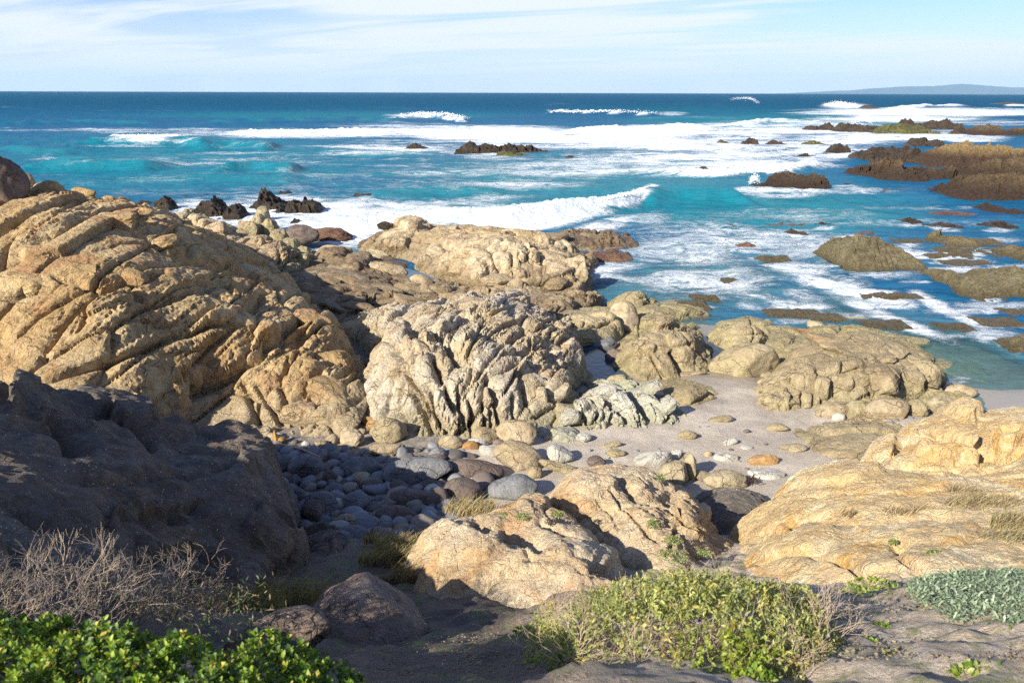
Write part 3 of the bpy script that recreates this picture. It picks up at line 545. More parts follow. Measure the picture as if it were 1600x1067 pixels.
outcrop('rock_outcrop', 'low brown rock washed by surf above the cove, centre right', 'rock outcrop',
 [(935,470,.0),(990,488,.1),(1040,475,0),(1062,455,-.1),(1040,444,-.05),(980,446,-.05)],[(990,455,.75),(1030,458,.55),(960,465,.5)],.04,'pillow',MAT['olive'],off=65.,amp=.8,
 cracks=[([(1005,446),(1020,470)],.06,.25)])
outcrop('rock_outcrop', 'brown block with broken end at the wet edge beside the surf', 'rock outcrop',
 [(1040,500,.1),(1090,505,.1),(1125,500,0),(1128,482,-.05),(1090,474,0),(1045,478,.05)],[(1070,482,.7),(1110,486,.6),(1090,494,.5)],.034,'strata',MAT['brown'],off=66.,amp=.7)
# 8 big slab right
outcrop('rock_outcrop', 'wide olive-tan tabular rock with bulging ribbed front edge at right of the cove', 'rock outcrop',
 [(1170,650,.5),(1215,650,.5),(1270,640,.5),(1350,628,.5),(1420,615,.4),(1476,600,.3),(1470,560,.2),(1440,530,.1),(1380,510,.05),(1320,500,.05),(1260,505,.1),(1222,525,.2),(1205,560,.3),(1190,590,.4)],
 [(1215,600,.8),(1230,630,.7),(1265,580,1.15),(1300,560,1.3),(1300,600,.95),(1350,590,1.05),(1400,580,1.2),(1450,575,.95),(1440,550,1.0),(1380,540,1.25),(1320,520,1.0),(1260,530,1.1),(1240,555,1.3),(1390,600,.95),(1460,590,.6)],
 .031,'pillow',MAT['olive'],off=71., rnd=.28, amp=.75, blocks=[(1215,625,26,14,-15),(1228,600,14,26,10),(1247,602,11,30,8),(1264,600,11,30,6),(1284,602,13,24,0),(1312,592,18,16,0),(1335,585,24,13,-12),(1375,590,26,16,-8),(1415,588,24,16,-5),(1450,580,18,18,-10)], auto=[([(1240,520),(1420,525),(1460,560),(1300,560)],8,(20,36),(5,8),-4,15)],
 lumps=[(1250,595,46,36,-20,.12),(1300,585,16,22,0,.15),(1330,580,34,22,-10,.18),(1400,590,50,18,-10,.15),(1215,630,30,16,-15,.15)],
 cracks=[([(1190,625),(1215,612),(1225,635)],.04,.2),([(1228,598),(1240,615),(1238,640)],.035,.15),([(1245,590),(1256,612),(1255,640)],.035,.16),([(1262,585),(1274,608),(1272,638)],.035,.16),([(1279,572),(1288,600),(1284,636)],.05,.25),([(1308,592),(1312,620)],.05,.22),([(1355,575),(1352,600),(1365,618)],.05,.25),([(1222,560),(1280,545),(1350,560),(1420,555)],.03,.1),([(1400,610),(1440,585),(1465,560)],.04,.2),([(1230,535),(1300,530),(1380,535)],.03,.1),([(1320,585),(1350,575)],.04,.2)])
outcrop('rock_outcrop', 'low green-tinged rock spur running from the slab into the right-hand water', 'rock outcrop',
 [(1440,560,.0),(1480,580,.0),(1540,600,-.02),(1580,602,-.05),(1588,590,-.05),(1550,572,-.05),(1500,548,-.08),(1455,528,-.08),(1430,535,0)],[(1470,550,.5),(1510,570,.45),(1550,588,.35)],.03,'pillow',MAT['olive'],off=73.,amp=.5,rnd=.15)
# 9 left back: crag and companions
outcrop('rock_outcrop', 'jagged cracked olive crag rising in front of the surf on the left', 'rock outcrop',
 [(355,395,.9),(385,425,.9),(430,430,.8),(480,415,.5),(492,392,.3),(460,375,.5),(420,368,.9),(375,368,1.0)],
 [(375,375,1.5),(410,370,1.7),(440,380,1.4),(465,392,.9),(410,400,1.2)],.045,'gold',MAT['goldlow'],off=81.,amp=.7,rnd=.1,
 blocks=[(405,345,17,26,6),(388,358,16,24,-8),(422,360,15,28,4),(372,372,14,18,-12),(438,376,16,26,8),(404,378,20,20,0),(456,384,14,20,10),(386,390,20,14,0),(420,398,22,14,0),(472,392,12,14,0),(410,330,9,12,10)])
outcrop('rock_outcrop', 'low sunlit knobbly rocks between the ochre crest and the crag', 'rock outcrop',
 [(285,345,1.3),(330,372,1.4),(380,400,1.2),(400,395,1.0),(365,350,1.0),(320,330,.8),(275,325,1.0)],[(320,345,2.0),(350,365,1.9),(300,335,1.9)],.045,'gold',MAT['goldlow'],off=82.,auto=[([(290,340),(330,345),(390,395),(340,385)],9,(9,17),(6,10),10,11)])
outcrop('rock_outcrop', 'ribbed pale boulder-like rock beneath the crag, shaded at its foot', 'rock outcrop',
 [(395,425,.7),(430,440,.6),(480,430,.4),(495,405,.3),(460,388,.5),(410,385,.8),(395,400,.9)],[(420,392,1.7),(450,385,1.6),(475,398,1.1),(430,410,1.2)],.038,'flute',MAT['goldlow'],off=83.,blocks=[(412,400,9,16,-5),(426,396,9,16,-5),(441,394,10,16,-5),(457,398,10,15,0),(472,404,10,12,0)],
 cracks=[([(418,388),(424,415)],.05,.25),([(432,384),(440,410)],.05,.25),([(448,382),(458,405)],.05,.25)])
outcrop('rock_outcrop', 'layered brown strata ridge leading to the central outcrop', 'rock outcrop',
 [(480,470,.6),(520,488,.6),(600,478,.6),(660,462,.7),(720,462,.6),(722,445,.6),(690,440,.5),(640,438,.4),(560,442,.4),(500,455,.4)],
 [(540,462,1.05),(600,458,1.2),(640,452,1.4),(690,450,1.5),(660,447,1.45),(580,450,1.0)],.035,'strata',MAT['brown'],off=85.,amp=1.1,auto=[([(500,455),(700,440),(715,462),(520,485)],18,(14,30),(4,7),-8,12)],
 lumps=[(685,452,34,12,0,.25),(625,465,26,12,0,.2)],
 cracks=[([(500,465),(560,455),(620,450)],.05,.25),([(520,478),(580,468),(640,458)],.05,.2),([(670,445),(690,462)],.05,.25)])
outcrop('rock_outcrop', 'low tumbled brown rock shelf in the shaded hollow behind the ochre outcrop', 'rock outcrop',
 [(430,440,.7),(470,480,.7),(520,500,.7),(560,480,.5),(640,440,.3),(640,405,.1),(560,396,.0),(500,392,-.05),(470,400,.1),(430,420,.5)],
 [(470,450,1.0),(520,430,1.0),(560,420,.9),(600,420,.75),(500,410,.7),(550,455,.9),(480,425,.9)],.05,'pillow',MAT['brown'],off=86.,amp=1.0,auto=[([(440,425),(620,395),(640,440),(540,500),(460,480)],12,(14,28),(7,12),-8,13)],
 lumps=[(520,400,30,12,0,.4),(560,410,24,10,0,.3)])
# 10 golden granite, foreground
outcrop('rock_outcrop', 'big pale orange lichened granite mass in the middle foreground, left of the dark furrow', 'rock outcrop',
 [(640,862,2.3),(655,905,2.5),(690,937,2.7),(740,952,2.85),(800,950,2.95),(870,955,3.2),(960,940,3.3),(1010,905,3.0),(985,880,2.75),(950,850,2.55),(915,825,2.4),(880,795,2.3),(855,772,2.25),(830,764,2.3),(800,775,2.3),(740,800,2.35),(690,806,2.4),(655,825,2.4)],
 [(668,835,2.6),(705,822,2.7),(760,815,2.72),(805,795,2.62),(845,778,2.5),(870,800,2.58),(900,830,2.68),(780,850,2.9),(710,870,2.8),(700,905,2.85),(750,915,2.97),(840,890,3.1),(900,880,3.08),(950,882,3.0),(980,900,3.05),(850,840,2.85),(930,915,3.22),(840,930,3.15)],
 .024, 'granite', MAT['granite'], off=91., rnd=.16, fall=3.2, amp=.7,
 lumps=[(720,850,80,36,5,.12),(880,880,110,34,0,.12),(840,785,40,18,-10,.08),(900,830,60,20,25,.06)],
 cracks=[([(735,812),(752,820),(768,828)],.05,.22),([(780,828),(810,830),(852,850)],.07,.28),([(780,832),(800,850),(830,862)],.02,.08),([(840,815),(862,824),(890,838)],.025,.14),([(925,870),(960,890),(990,915)],.06,.25),([(870,778),(850,800),(880,830)],.012,.05),([(935,895),(900,885)],.02,.08)])
outcrop('rock_outcrop', 'pale golden cracked granite slope with small green tufts, right of the dark furrow', 'rock outcrop',
 [(858,770,2.2),(885,800,2.25),(920,830,2.3),(960,858,2.35),(1000,890,2.5),(1060,905,2.7),(1110,890,2.3),(1132,872,2.1),(1145,845,2.0),(1140,825,2.0),(1100,795,1.9),(1070,755,1.7),(1045,735,1.6),(1000,724,1.65),(940,722,1.8),(880,738,2.0)],
 [(872,758,2.4),(905,742,2.35),(960,735,2.3),(1010,735,2.2),(1055,765,2.2),(1100,810,2.35),(1120,838,2.28),(1085,850,2.5),(1040,870,2.75),(970,820,2.6),(920,780,2.55),(1000,780,2.45),(1000,850,2.65)],
 .024, 'granite', MAT['granite'], off=93., rnd=.18, fall=3.5, amp=.85,
 lumps=[(920,755,56,22,0,.08),(1085,815,52,26,30,.15),(1000,800,60,24,30,.06)],
 cracks=[([(968,741),(985,755),(995,768)],.035,.2),([(965,772),(985,800),(1010,831),(1030,844)],.02,.12),([(999,767),(1030,783),(1058,800),(1065,810),(1106,831),(1113,848)],.028,.18),([(1037,768),(1063,788),(1065,808)],.03,.16),([(1078,855),(1106,872)],.04,.2),([(920,768),(950,790),(965,830)],.012,.06),([(1060,812),(1050,850),(1040,870)],.02,.1),([(1100,800),(1120,820),(1128,848)],.05,.2),([(940,750),(968,772),(955,790)],.015,.07),([(885,765),(905,800),(950,840)],.012,.05)])
outcrop('rock_outcrop', 'very large pale yellow-orange lichened granite slope at lower right', 'rock outcrop',
 [(1142,890,2.6),(1200,905,3.1),(1300,912,3.55),(1400,925,3.8),(1500,925,3.95),(1640,905,4.1),(1700,780,3.4),(1640,700,2.9),(1600,700,2.75),(1540,735,2.5),(1450,735,2.3),(1380,722,2.1),(1290,720,1.9),(1230,735,1.9),(1190,765,1.9),(1150,800,1.95),(1162,830,2.0),(1150,860,2.2)],
 [(1165,870,2.75),(1190,800,2.45),(1235,762,2.4),(1300,735,2.55),(1400,735,2.75),(1480,750,2.9),(1560,760,3.1),(1300,800,2.9),(1400,800,3.1),(1500,820,3.4),(1600,820,3.6),(1250,870,3.2),(1350,880,3.55),(1450,880,3.75),(1550,880,3.9),(1600,740,3.1),(1220,830,2.85)],
 .028, 'granite', MAT['granite2'], off=97., rnd=.2, fall=3.2, amp=.6,
 lumps=[(1300,740,100,20,-4,.1),(1240,840,90,30,-10,.08),(1440,830,120,24,0,.08)],
 cracks=[([(1161,850),(1190,830),(1262,803),(1357,808),(1458,800),(1500,810)],.05,.12),([(1262,867),(1303,874),(1350,894)],.022,.13),([(1401,874),(1430,888),(1451,898)],.022,.1),([(1405,850),(1402,862)],.05,.25),([(1147,810),(1210,768),(1260,742)],.03,.1),([(1240,775),(1300,765),(1380,770)],.02,.05),([(1170,880),(1230,862),(1300,860)],.03,.08)])
outcrop('rock_outcrop', 'tan granite with an oval flat slab on top, right side above the cove', 'rock outcrop',
 [(1345,722,1.6),(1400,738,1.9),(1500,745,2.1),(1580,735,2.3),(1660,720,2.4),(1700,640,2.2),(1600,632,1.9),(1560,636,1.5),(1510,628,1.2),(1465,640,.95),(1440,662,.9),(1395,676,.9),(1362,692,1.0)],
 [(1375,700,1.75),(1410,690,1.85),(1450,668,1.95),(1500,665,2.1),(1540,690,2.3),(1510,640,1.75),(1580,655,2.3),(1600,680,2.5),(1560,720,2.5),(1480,725,2.35),(1400,715,2.0)],
 .028, 'granite', MAT['granite2'], off=99., rnd=.14, amp=.75,
 lumps=[(1482,700,70,27,8,.25),(1377,704,22,34,45,.14),(1575,685,36,20,-8,.2),(1505,642,34,18,0,.25),(1450,665,60,12,-10,.1)],
 cracks=[([(1395,715),(1410,690),(1425,678)],.03,.15),([(1418,672),(1470,675),(1530,690),(1545,705),(1530,728)],.04,.25),([(1540,700),(1560,712),(1600,702)],.05,.25),([(1520,655),(1560,668),(1600,665)],.04,.2),([(1400,730),(1450,735),(1500,732)],.03,.1)])
outcrop('rock_outcrop', 'low dark flat rock in the shaded hollow between the two granite slopes', 'rock outcrop',
 [(1080,800,1.1),(1110,840,1.3),(1150,850,1.6),(1175,800,1.5),(1200,770,1.2),(1150,762,.9),(1085,768,.9)],[(1110,775,1.35),(1150,775,1.35),(1130,810,1.5)],.03,'granite',MAT['shade'],off=101.)
outcrop('rock_outcrop', 'submerged-looking greenish flat rocks between the sand and the golden granite', 'rock outcrop',
 [(1265,690,.6),(1300,712,.65),(1360,712,.8),(1400,690,.8),(1420,668,.7),(1380,655,.55),(1310,655,.55),(1262,665,.5)],[(1310,680,.75),(1360,680,.85),(1340,665,.7),(1380,672,.85)],.03,'smooth',MAT['bldg'],off=103.,amp=.6,rnd=.08)
# 11 dark rocks at the shaded gully foot
outcrop('rock_outcrop', 'rough dark rock shelf at the foot of the shaded bluff, lower centre', 'rock outcrop',
 [(470,870,1.7),(500,890,1.9),(540,880,1.9),(560,850,1.7),(545,828,1.5),(500,818,1.4),(470,830,1.5)],[(510,828,2.0),(490,845,2.05),(530,850,2.1)],.024,'strata',MAT['shade'],off=109.,rnd=.1,amp=.7)
# low ledges that tie the masses together
for lab, rg, inn, st_, mt_, sd_, am in [
 ('low cracked olive shelf between the round dome and the tabular rock', [(1180,548,.15),(1225,560,.2),(1250,525,.1),(1240,500,0),(1205,492,-.02),(1190,510,.1)], [(1215,530,.5),(1220,512,.4)], 'pillow', 'olive', 201, .7),
 ('wet olive ledge joining the hump to the sandy channel', [(985,600,.38),(1030,612,.42),(1095,598,.4),(1112,582,.3),(1060,590,.3),(1010,592,.3)], [(1040,600,.55),(1080,594,.52)], 'pillow', 'olive', 203, .6),
 ('low brown ledge stepping down behind the central outcrop to the surf', [(820,470,.6),(870,484,.55),(925,478,.3),(950,455,-.1),(930,440,-.1),(880,452,.3),(830,455,.5)], [(870,466,.85),(910,460,.6)], 'strata', 'back', 205, .8),
 ('broad low rock shelf on the shore in front of the tawny outcrop', [(620,440,.35),(680,462,.6),(760,478,.8),(840,478,.7),(870,462,.5),(800,452,.5),(720,440,.4),(660,425,.3)], [(720,456,.95),(790,466,1.05),(680,446,.7)], 'strata', 'back', 207, .8),
 ('green-stained flat ledge under the brown faceted boulder', [(1225,668,.55),(1262,712,.62),(1340,728,.75),(1410,700,.8),(1440,668,.7),(1400,648,.5),(1300,650,.5)], [(1290,690,.9),(1340,705,1.05),(1390,680,1.0),(1320,668,.85),(1360,660,.8)], 'pillow', 'olive', 209, .7),
 ('low brown rubble ledge at the right corner of the tabular rock', [(1440,640,.45),(1480,655,.6),(1530,640,.5),(1520,615,.25),(1480,600,.15),(1450,612,.3)], [(1480,632,.85),(1505,625,.72)], 'strata', 'olive', 211, .8),
 ('flat olive shelf between slab and surf beside the hump', [(975,480,.1),(1010,495,.2),(1060,492,.2),(1110,490,.05),(1100,468,-.05),(1040,466,-.05),(985,466,0)], [(1020,482,.45),(1070,480,.4)], 'pillow', 'olive', 213, .7),
 ('low whitish ledge at the foot of the central outcrop beside the sand', [(820,675,.8),(850,690,.8),(905,685,.76),(900,665,.75),(860,660,.85)], [(860,674,.98),(885,672,.95)], 'strata', 'whiteslab', 215, .6)]:
    outcrop('rock_ledge', lab, 'rock ledge', rg, inn, .042, st_, MAT[mt_], off=float(sd_), amp=am, rnd=.1)
# ------------------------------------------------------------------ stones and boulders one by one
B = boulder; mt = MAT
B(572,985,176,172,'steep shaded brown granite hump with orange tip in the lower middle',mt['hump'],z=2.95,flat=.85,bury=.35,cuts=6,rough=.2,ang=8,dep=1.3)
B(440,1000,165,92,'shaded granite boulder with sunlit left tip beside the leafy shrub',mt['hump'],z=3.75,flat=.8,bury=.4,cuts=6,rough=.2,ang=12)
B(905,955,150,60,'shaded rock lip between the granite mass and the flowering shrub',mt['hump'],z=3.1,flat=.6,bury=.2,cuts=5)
# on the crest at upper left
B(4,288,50,66,'tall dark brown rock at the far left edge of the crest',mt['bldd'],z=4.83,flat=1.3,bury=.7,cuts=7)
B(33,290,34,34,'grey-tan rounded boulder beside the tall dark rock on the crest',mt['bld'],z=4.78,bury=.7,ang=25)
B(76,303,52,32,'pale tan squared boulder standing on the ochre crest',mt['gold'],z=4.78,bury=.75,cuts=9)
B(30,307,26,12,'small flat tan stone between the crest boulders',mt['gold'],z=4.73)
B(88,312,24,14,'brown rounded stone in front of the squared crest boulder',mt['gold'],z=4.78)
B(130,303,36,18,'knobbly ochre stone on the crest right of the squared boulder',mt['gold'],z=4.68)
ORD = ['first', 'second', 'third', 'fourth', 'fifth', 'sixth', 'seventh', 'eighth', 'ninth', 'tenth', 'eleventh', 'last']
for i, (x, y, w, h) in enumerate(sorted([(60,322,18,10),(150,318,22,12),(168,312,20,12),(188,316,18,10),(115,322,24,12),(100,334,20,10),(205,322,18,12),(45,332,22,12),(140,330,16,9),(228,330,22,12),(20,322,22,12),(175,326,14,8)])):
    B(x,y,w,h,f'{ORD[i]} small loose ochre stone from the left along the crest of the big outcrop',mt['gold'],z=4.6,n=3,cuts=6,group='loose ochre stones along the crest')
# mid-left stones in the hollow
for x,y,w,h,l,m_,a in [(605,425,66,34,'smooth grey-tan oval boulder with split end below the surf pool','bld',-8),(520,398,60,30,'brown rounded rock at the edge of the small surf inlet','bld',0),
 (545,445,60,26,'tan rounded rock in the middle of the hollow','bld',0),(505,412,50,24,'pale ribbed rock left of the surf inlet','bld',-10),(470,455,44,30,'dark shaded block at the foot of the ochre crest','bldd',20),(585,402,46,24,'green-brown rock beside the small surf inlet','bldg',0),
 (660,440,40,20,'small layered tan rock beside the blue tide pool','bld',-12),(520,440,34,26,'angular shaded stone in the dark hollow','bldd',30),(450,405,40,22,'brown block under the crag','bldd',10),(575,432,30,16,'small oval stone beneath the grey-tan boulder','bld',0),
 (545,520,60,34,'pale angular rock catching the light in the dark gully','bld',10),(500,520,50,34,'dark rock in the gully beside the ochre outcrop','bldd',0),(545,560,34,26,'shaded stone low in the gully','bldd',20),(560,600,30,24,'shaded brown stone in the gully mouth','bldd',0),(575,575,24,26,'narrow dark stone wedged in the gully','bldd',0),
 (585,640,22,18,'tan stone jammed at the gully foot','bld',0),(576,658,26,16,'small brown stone jammed above the round boulder','bldr',0),(560,645,20,14,'little tan stone wedged at the gully foot','bld',0)]:
    B(x,y,w,h,l,mt[m_],ang=a)
B(512,368,78,24,'dark red-brown weedy rock at the mouth of the surf inlet',mt['weed'],z=-.05,flat=.8,fine=.14)
B(470,368,60,34,'dark brown shaded rock right of the crag',mt['bldd'],z=.2,flat=.9)
B(600,353,22,14,'dark weedy knob on the seaward edge of the tawny outcrop',mt['reef'],z=.9,fine=.15)
# boulders of the cove
cove = [(606,674,60,48,'big rounded tan boulder leaning on the fluted face, shadow to its right','bldg',-12,1.),
 (551,686,38,32,'roundish brown-tan boulder left of the biggest one at the cliff foot','bld',0,1.),
 (585,665,26,18,'rust-coloured stone on top of the gully rubble','bldr',0,1.),
 (566,674,14,12,'small green-grey cobble between the two cliff-foot boulders','bldg',0,1.),
 (595,703,84,22,'flat pale tan slab half in shadow below the round boulder','bld',3,.7),
 (518,688,22,22,'small grey-tan stone against the cliff foot','bld',0,1.),
 (502,695,24,18,'yellowish rounded stone at the cliff foot left','bldg',0,1.),
 (513,702,26,14,'olive flat cobble at the sunlit edge of the pebbles','bldg',-15,.8),
 (478,698,16,18,'pale upright stone at the left end of the pebbles','bldw',0,1.),
 (522,713,18,14,'blue-grey egg-shaped cobble at the shadow edge','blds',-20,1.),
 (440,688,14,14,'orange-brown round stone at the left end of the pebbles','bldr',0,1.),
 (427,684,20,16,'angular tan stone at the left corner of the cove','bld',-30,1.),
 (421,672,16,12,'pale shard at the left corner of the cove','bldw',30,1.),
 (755,682,46,30,'tan boulder with smooth domed top left of the sand','bld',5,1.),
 (807,678,66,46,'large dome-topped tan boulder beside the sand','bld',0,1.),
 (812,714,82,46,'long tan boulder slanting down to the left next to the sand','bld',-22,1.),
 (705,692,40,26,'low pale stone among the cobbles at the fluted face','bld',0,.8),
 (735,697,28,18,'yellow-ochre rounded stone among the cobbles','bldr',0,1.),
 (748,690,34,16,'white-topped flat stone under the domed boulder','bldw',0,.8),
 (765,706,36,22,'pale grey oval boulder before the long tan one','bldw',-15,1.),
 (716,712,62,16,'dark brown flat block at the shadow edge','bldd',-4,.7),
 (692,705,36,12,'white flat stone at the shadow edge','bldw',0,.6),
 (875,712,46,34,'angular grey-green block sitting on the sand','bldw',-25,.9),
 (835,740,26,26,'small shaded tan stone left of the plank-like rock','bld',0,1.),
 (815,730,18,16,'little rounded tan stone in the crevice','bld',0,1.),
 (890,736,100,18,'long plank-like tan rock with dark end lying toward the sand','bldg',-19,.9),
 (932,722,30,24,'dark square-ended rock tip beyond the plank-like rock','bldd',-10,1.),
 (913,683,26,16,'thin pale slab lying flat in the sand','bldw',0,.5),
 (955,695,34,10,'half-buried olive stone at the sand edge','bldg',10,.5),
 (1020,716,60,30,'pale rounded rock half buried behind the granite slope','bldw',10,.8),
 (1050,712,36,14,'thin whitish stone lying across the sand','bldw',25,.6),
 (1050,742,52,46,'brown slab standing on edge at the sand','bldg',25,1.),
 (1076,730,26,50,'tall tan upright stone with sharp shadow on the sand','bldg',0,1.2),
 (1192,720,48,20,'brown loaf-shaped stone alone on the sand','bldr',4,.9),
 (1187,734,14,8,'small white pebble just below the brown loaf stone','bldw',0,1.),
 (1106,710,14,12,'small round tan stone on the sand','bld',0,1.),
 (1134,715,40,18,'pale domed stone half sunk in the sand','bldw',0,.8),
 (1073,680,32,16,'rounded light olive stone on the sand by the whitish slabs','bldg',0,.9),
 (1140,692,24,14,'broken grey stone on the sand','bldw',20,.8),
 (1135,752,70,34,'wide grey-olive rock with small shadowed notch near the hollow','bldg',0,.8),
 (1200,742,60,20,'flat grey stone half buried at the foot of the granite','bldw',-5,.5),
 (1310,652,20,14,'small whitish stone in front of the ribbed slab','bldw',0,1.),
 (1163,566,106,62,'big smooth round-backed boulder split by a diagonal cleft','bldg',8,.9),
 (1185,580,70,18,'lower leaf of the split round-backed boulder','bldg',-25,.6),
 (1192,597,18,10,'small round stone below the ribbed slab corner','bldg',0,1.),
 (975,500,44,60,'pointed tan block leaning between slab and hump','bld',15,1.),
 (1306,642,60,28,'long grey-tan boulder before the tabular rock','bld',4,.9),
 (1337,640,40,32,'angular olive stone wedged beside the long grey-tan boulder','bldg',20,1.),
 (1386,641,66,42,'big brown faceted boulder in front of the tabular rock','bld',14,.9),
 (1430,640,34,30,'dark olive stone right of the brown faceted boulder','bldg',0,1.),
 (1450,612,40,26,'tan stone at the right foot of the tabular rock','bldg',0,1.),
 (960,708,34,14,'flat grey-olive slab sunk in the sand behind the granite slope','bldg',5,.5),
 (1092,742,40,16,'low tan stone beside the tall upright one','bldg',-8,.6),
 (1165,700,22,10,'thin grey stone flush with the sand','bldw',0,.5),
 (1240,700,40,14,'flat olive rock flush with the sand at its right edge','bldg',4,.5),
 (1215,668,34,12,'low wet olive rock where the sand channel begins','bldg',0,.5),
 (1125,655,40,12,'low tan rock at the tip of the cracked olive one','bldg',8,.5),
 (1470,630,40,22,'olive rounded stone near the right-hand wet sand','bldg',0,1.),
 (1340,622,36,14,'whitish rounded stone in the angle of the tabular rock','bldw',0,.9),
 (1475,645,30,26,'brown stone leaning on the golden granite','bld',10,1.),
 (1500,612,44,22,'brown weathered stone on the edge of the wet sand','bld',0,.8),
 (1334,503,46,18,'flat olive stone on the seaward rim of the tabular rock','bldg',0,.8),
 (1275,512,34,20,'tilted pale cracked stone on the seaward rim','bldg',-15,1.),
 (1245,522,56,18,'reddish-brown low stone behind the round dome','bldr',0,.7),
 (1213,550,30,18,'brown stone wedged behind the split boulder','bld',0,1.),
 (1010,600,40,10,'pale flat ledge stone in the tide pool channel','bldg',5,.5),
 (1075,585,60,10,'flat brown stone at the pool between hump and boulder','bld',5,.5),
 (945,540,40,26,'dark wet stone lying in the tide pool','blds',10,.8),
 (960,560,36,30,'dark brown stone in the shadow of the hump','bldd',10,.9),
 (925,597,26,16,'tan stone at the near end of the tide pool','bld',10,.9),
 (965,592,34,16,'small stone wedged above the whitish slabs','bldg',10,.9)]
def short(l):
    for s in (' in ', ' at ', ' behind ', ' of ', ' beside ', ' near', ' against', ' between ', ' next ', ' leaning', ' below ', ' left', ' under', ' with', ' before', ' to ', ' among', ' half', ' on ', ' half-', ' lying', ' above', ' partly', ' catching', ' by ', ' standing', ' slanting', ' alone', ' sunk', ' wedged', ' across', ' just', ' inside'):
        l = l.split(s)[0]
    return l
MARKS = [(x, y, short(l)) for x, y, w, h, l, *_ in cove]; SEEN = {}
for x,y,w,h,l,m_,a,fl in cove: B(x,y,w,h,l,mt[m_],ang=a,flat=fl)
# the shaded cobble bed: larger ones surveyed
bed = [(650,738,110,48,'largest long smooth dark boulder in the shaded cobble bed','blds',6,.8),(560,730,60,34,'dark grey boulder left of the long smooth one','blds',8,.8),(480,730,56,44,'angular dark slab-like boulder at left of the cobble bed','blds',15,.9),
 (440,724,30,34,'smooth upright blue-grey boulder next to the bluff','blds',10,1.),(740,735,100,36,'long striped dark boulder at the shadow edge','bldd',-8,.7),(800,765,84,46,'grey boulder half sunlit beside the granite','blds',12,.8),
 (720,768,66,44,'ridged dark boulder behind the dry grass','bldd',12,1.),(685,780,34,36,'round dark boulder beside the ridged one','bldd',-20,1.),(640,778,66,30,'flat-topped dark boulder in the cobble bed','bldd',0,.8),
 (558,785,48,34,'squarish dark grey boulder in the middle of the cobbles','blds',6,.9),(580,760,40,26,'brown-grey boulder with sloping top above the squarish one','bldd',10,.9),(565,745,32,18,'pale olive flat cobble in the shaded bed','bldg',0,.8),
 (502,790,54,44,'tall slate boulder leaning at left of the cobble bed','blds',0,1.),(492,800,34,40,'brown pointed rock in front of the tall slate boulder','bldd',30,1.1),(540,815,36,26,'pinkish angular stone low in the cobble bed','bld',0,1.),
 (620,806,66,32,'smooth brown-black boulder near the dry grass','bldd',-5,.8),(522,766,34,22,'blue-grey rounded boulder in the shaded bed','blds',10,.9),(670,757,30,20,'plum-brown stone under the long boulder','bldd',0,1.),
 (620,760,28,22,'plum-coloured round stone beside the long boulder','bldd',0,1.),(460,752,20,22,'oval dark cobble near the bluff foot','blds',0,1.),(477,757,18,22,'egg-shaped upright dark cobble','blds',0,1.),(455,780,20,20,'smooth round cobble against the bluff','blds',0,1.),
 (467,772,24,20,'pale blue-grey cobble near the bluff','blds',0,1.),(464,800,22,26,'slanting pale slate cobble against the bluff','blds',-30,1.),(515,745,22,22,'pointed brown stone between cobbles','bldd',-20,1.2),
 (474,825,26,16,'dark rounded cobble at the bluff base','bldd',0,.9),(590,823,56,18,'long dark low stone in the lower cobble bed','bldd',6,.7),(540,835,60,26,'slate slab above the dark shelf','blds',15,.6),(650,800,20,22,'cool grey cobble beside the brown-black boulder','blds',20,1.),
 (665,735,20,20,'dark cobble at the end of the long boulder','bldd',0,1.),(675,722,50,26,'dark rounded boulder behind the long smooth one','bldd',15,.9),(685,715,30,34,'shaded rounded boulder with lit white cap','blds',0,1.),(602,838,50,30,'dark grey stone at the gully foot near the grass','blds',-15,.9),(640,830,50,22,'tan stone by the dry grass catching a little light','bld',-10,.8),(672,822,40,20,'low tan stone at the left of the granite mass','bld',0,.8),
 (676,765,26,20,'pale greenish block among dark boulders','bldw',0,1.),(720,797,60,20,'pale slab partly hidden by the dry grass','bld',-8,.6)]
MARKS += [(x, y, short(l)) for x, y, w, h, l, *_ in bed]
for x,y,w,h,l,m_,a,fl in bed: B(x,y,w,h,l,mt[m_],ang=a,flat=fl,cuts=3,rough=.12,crease=.0,fine=.025)
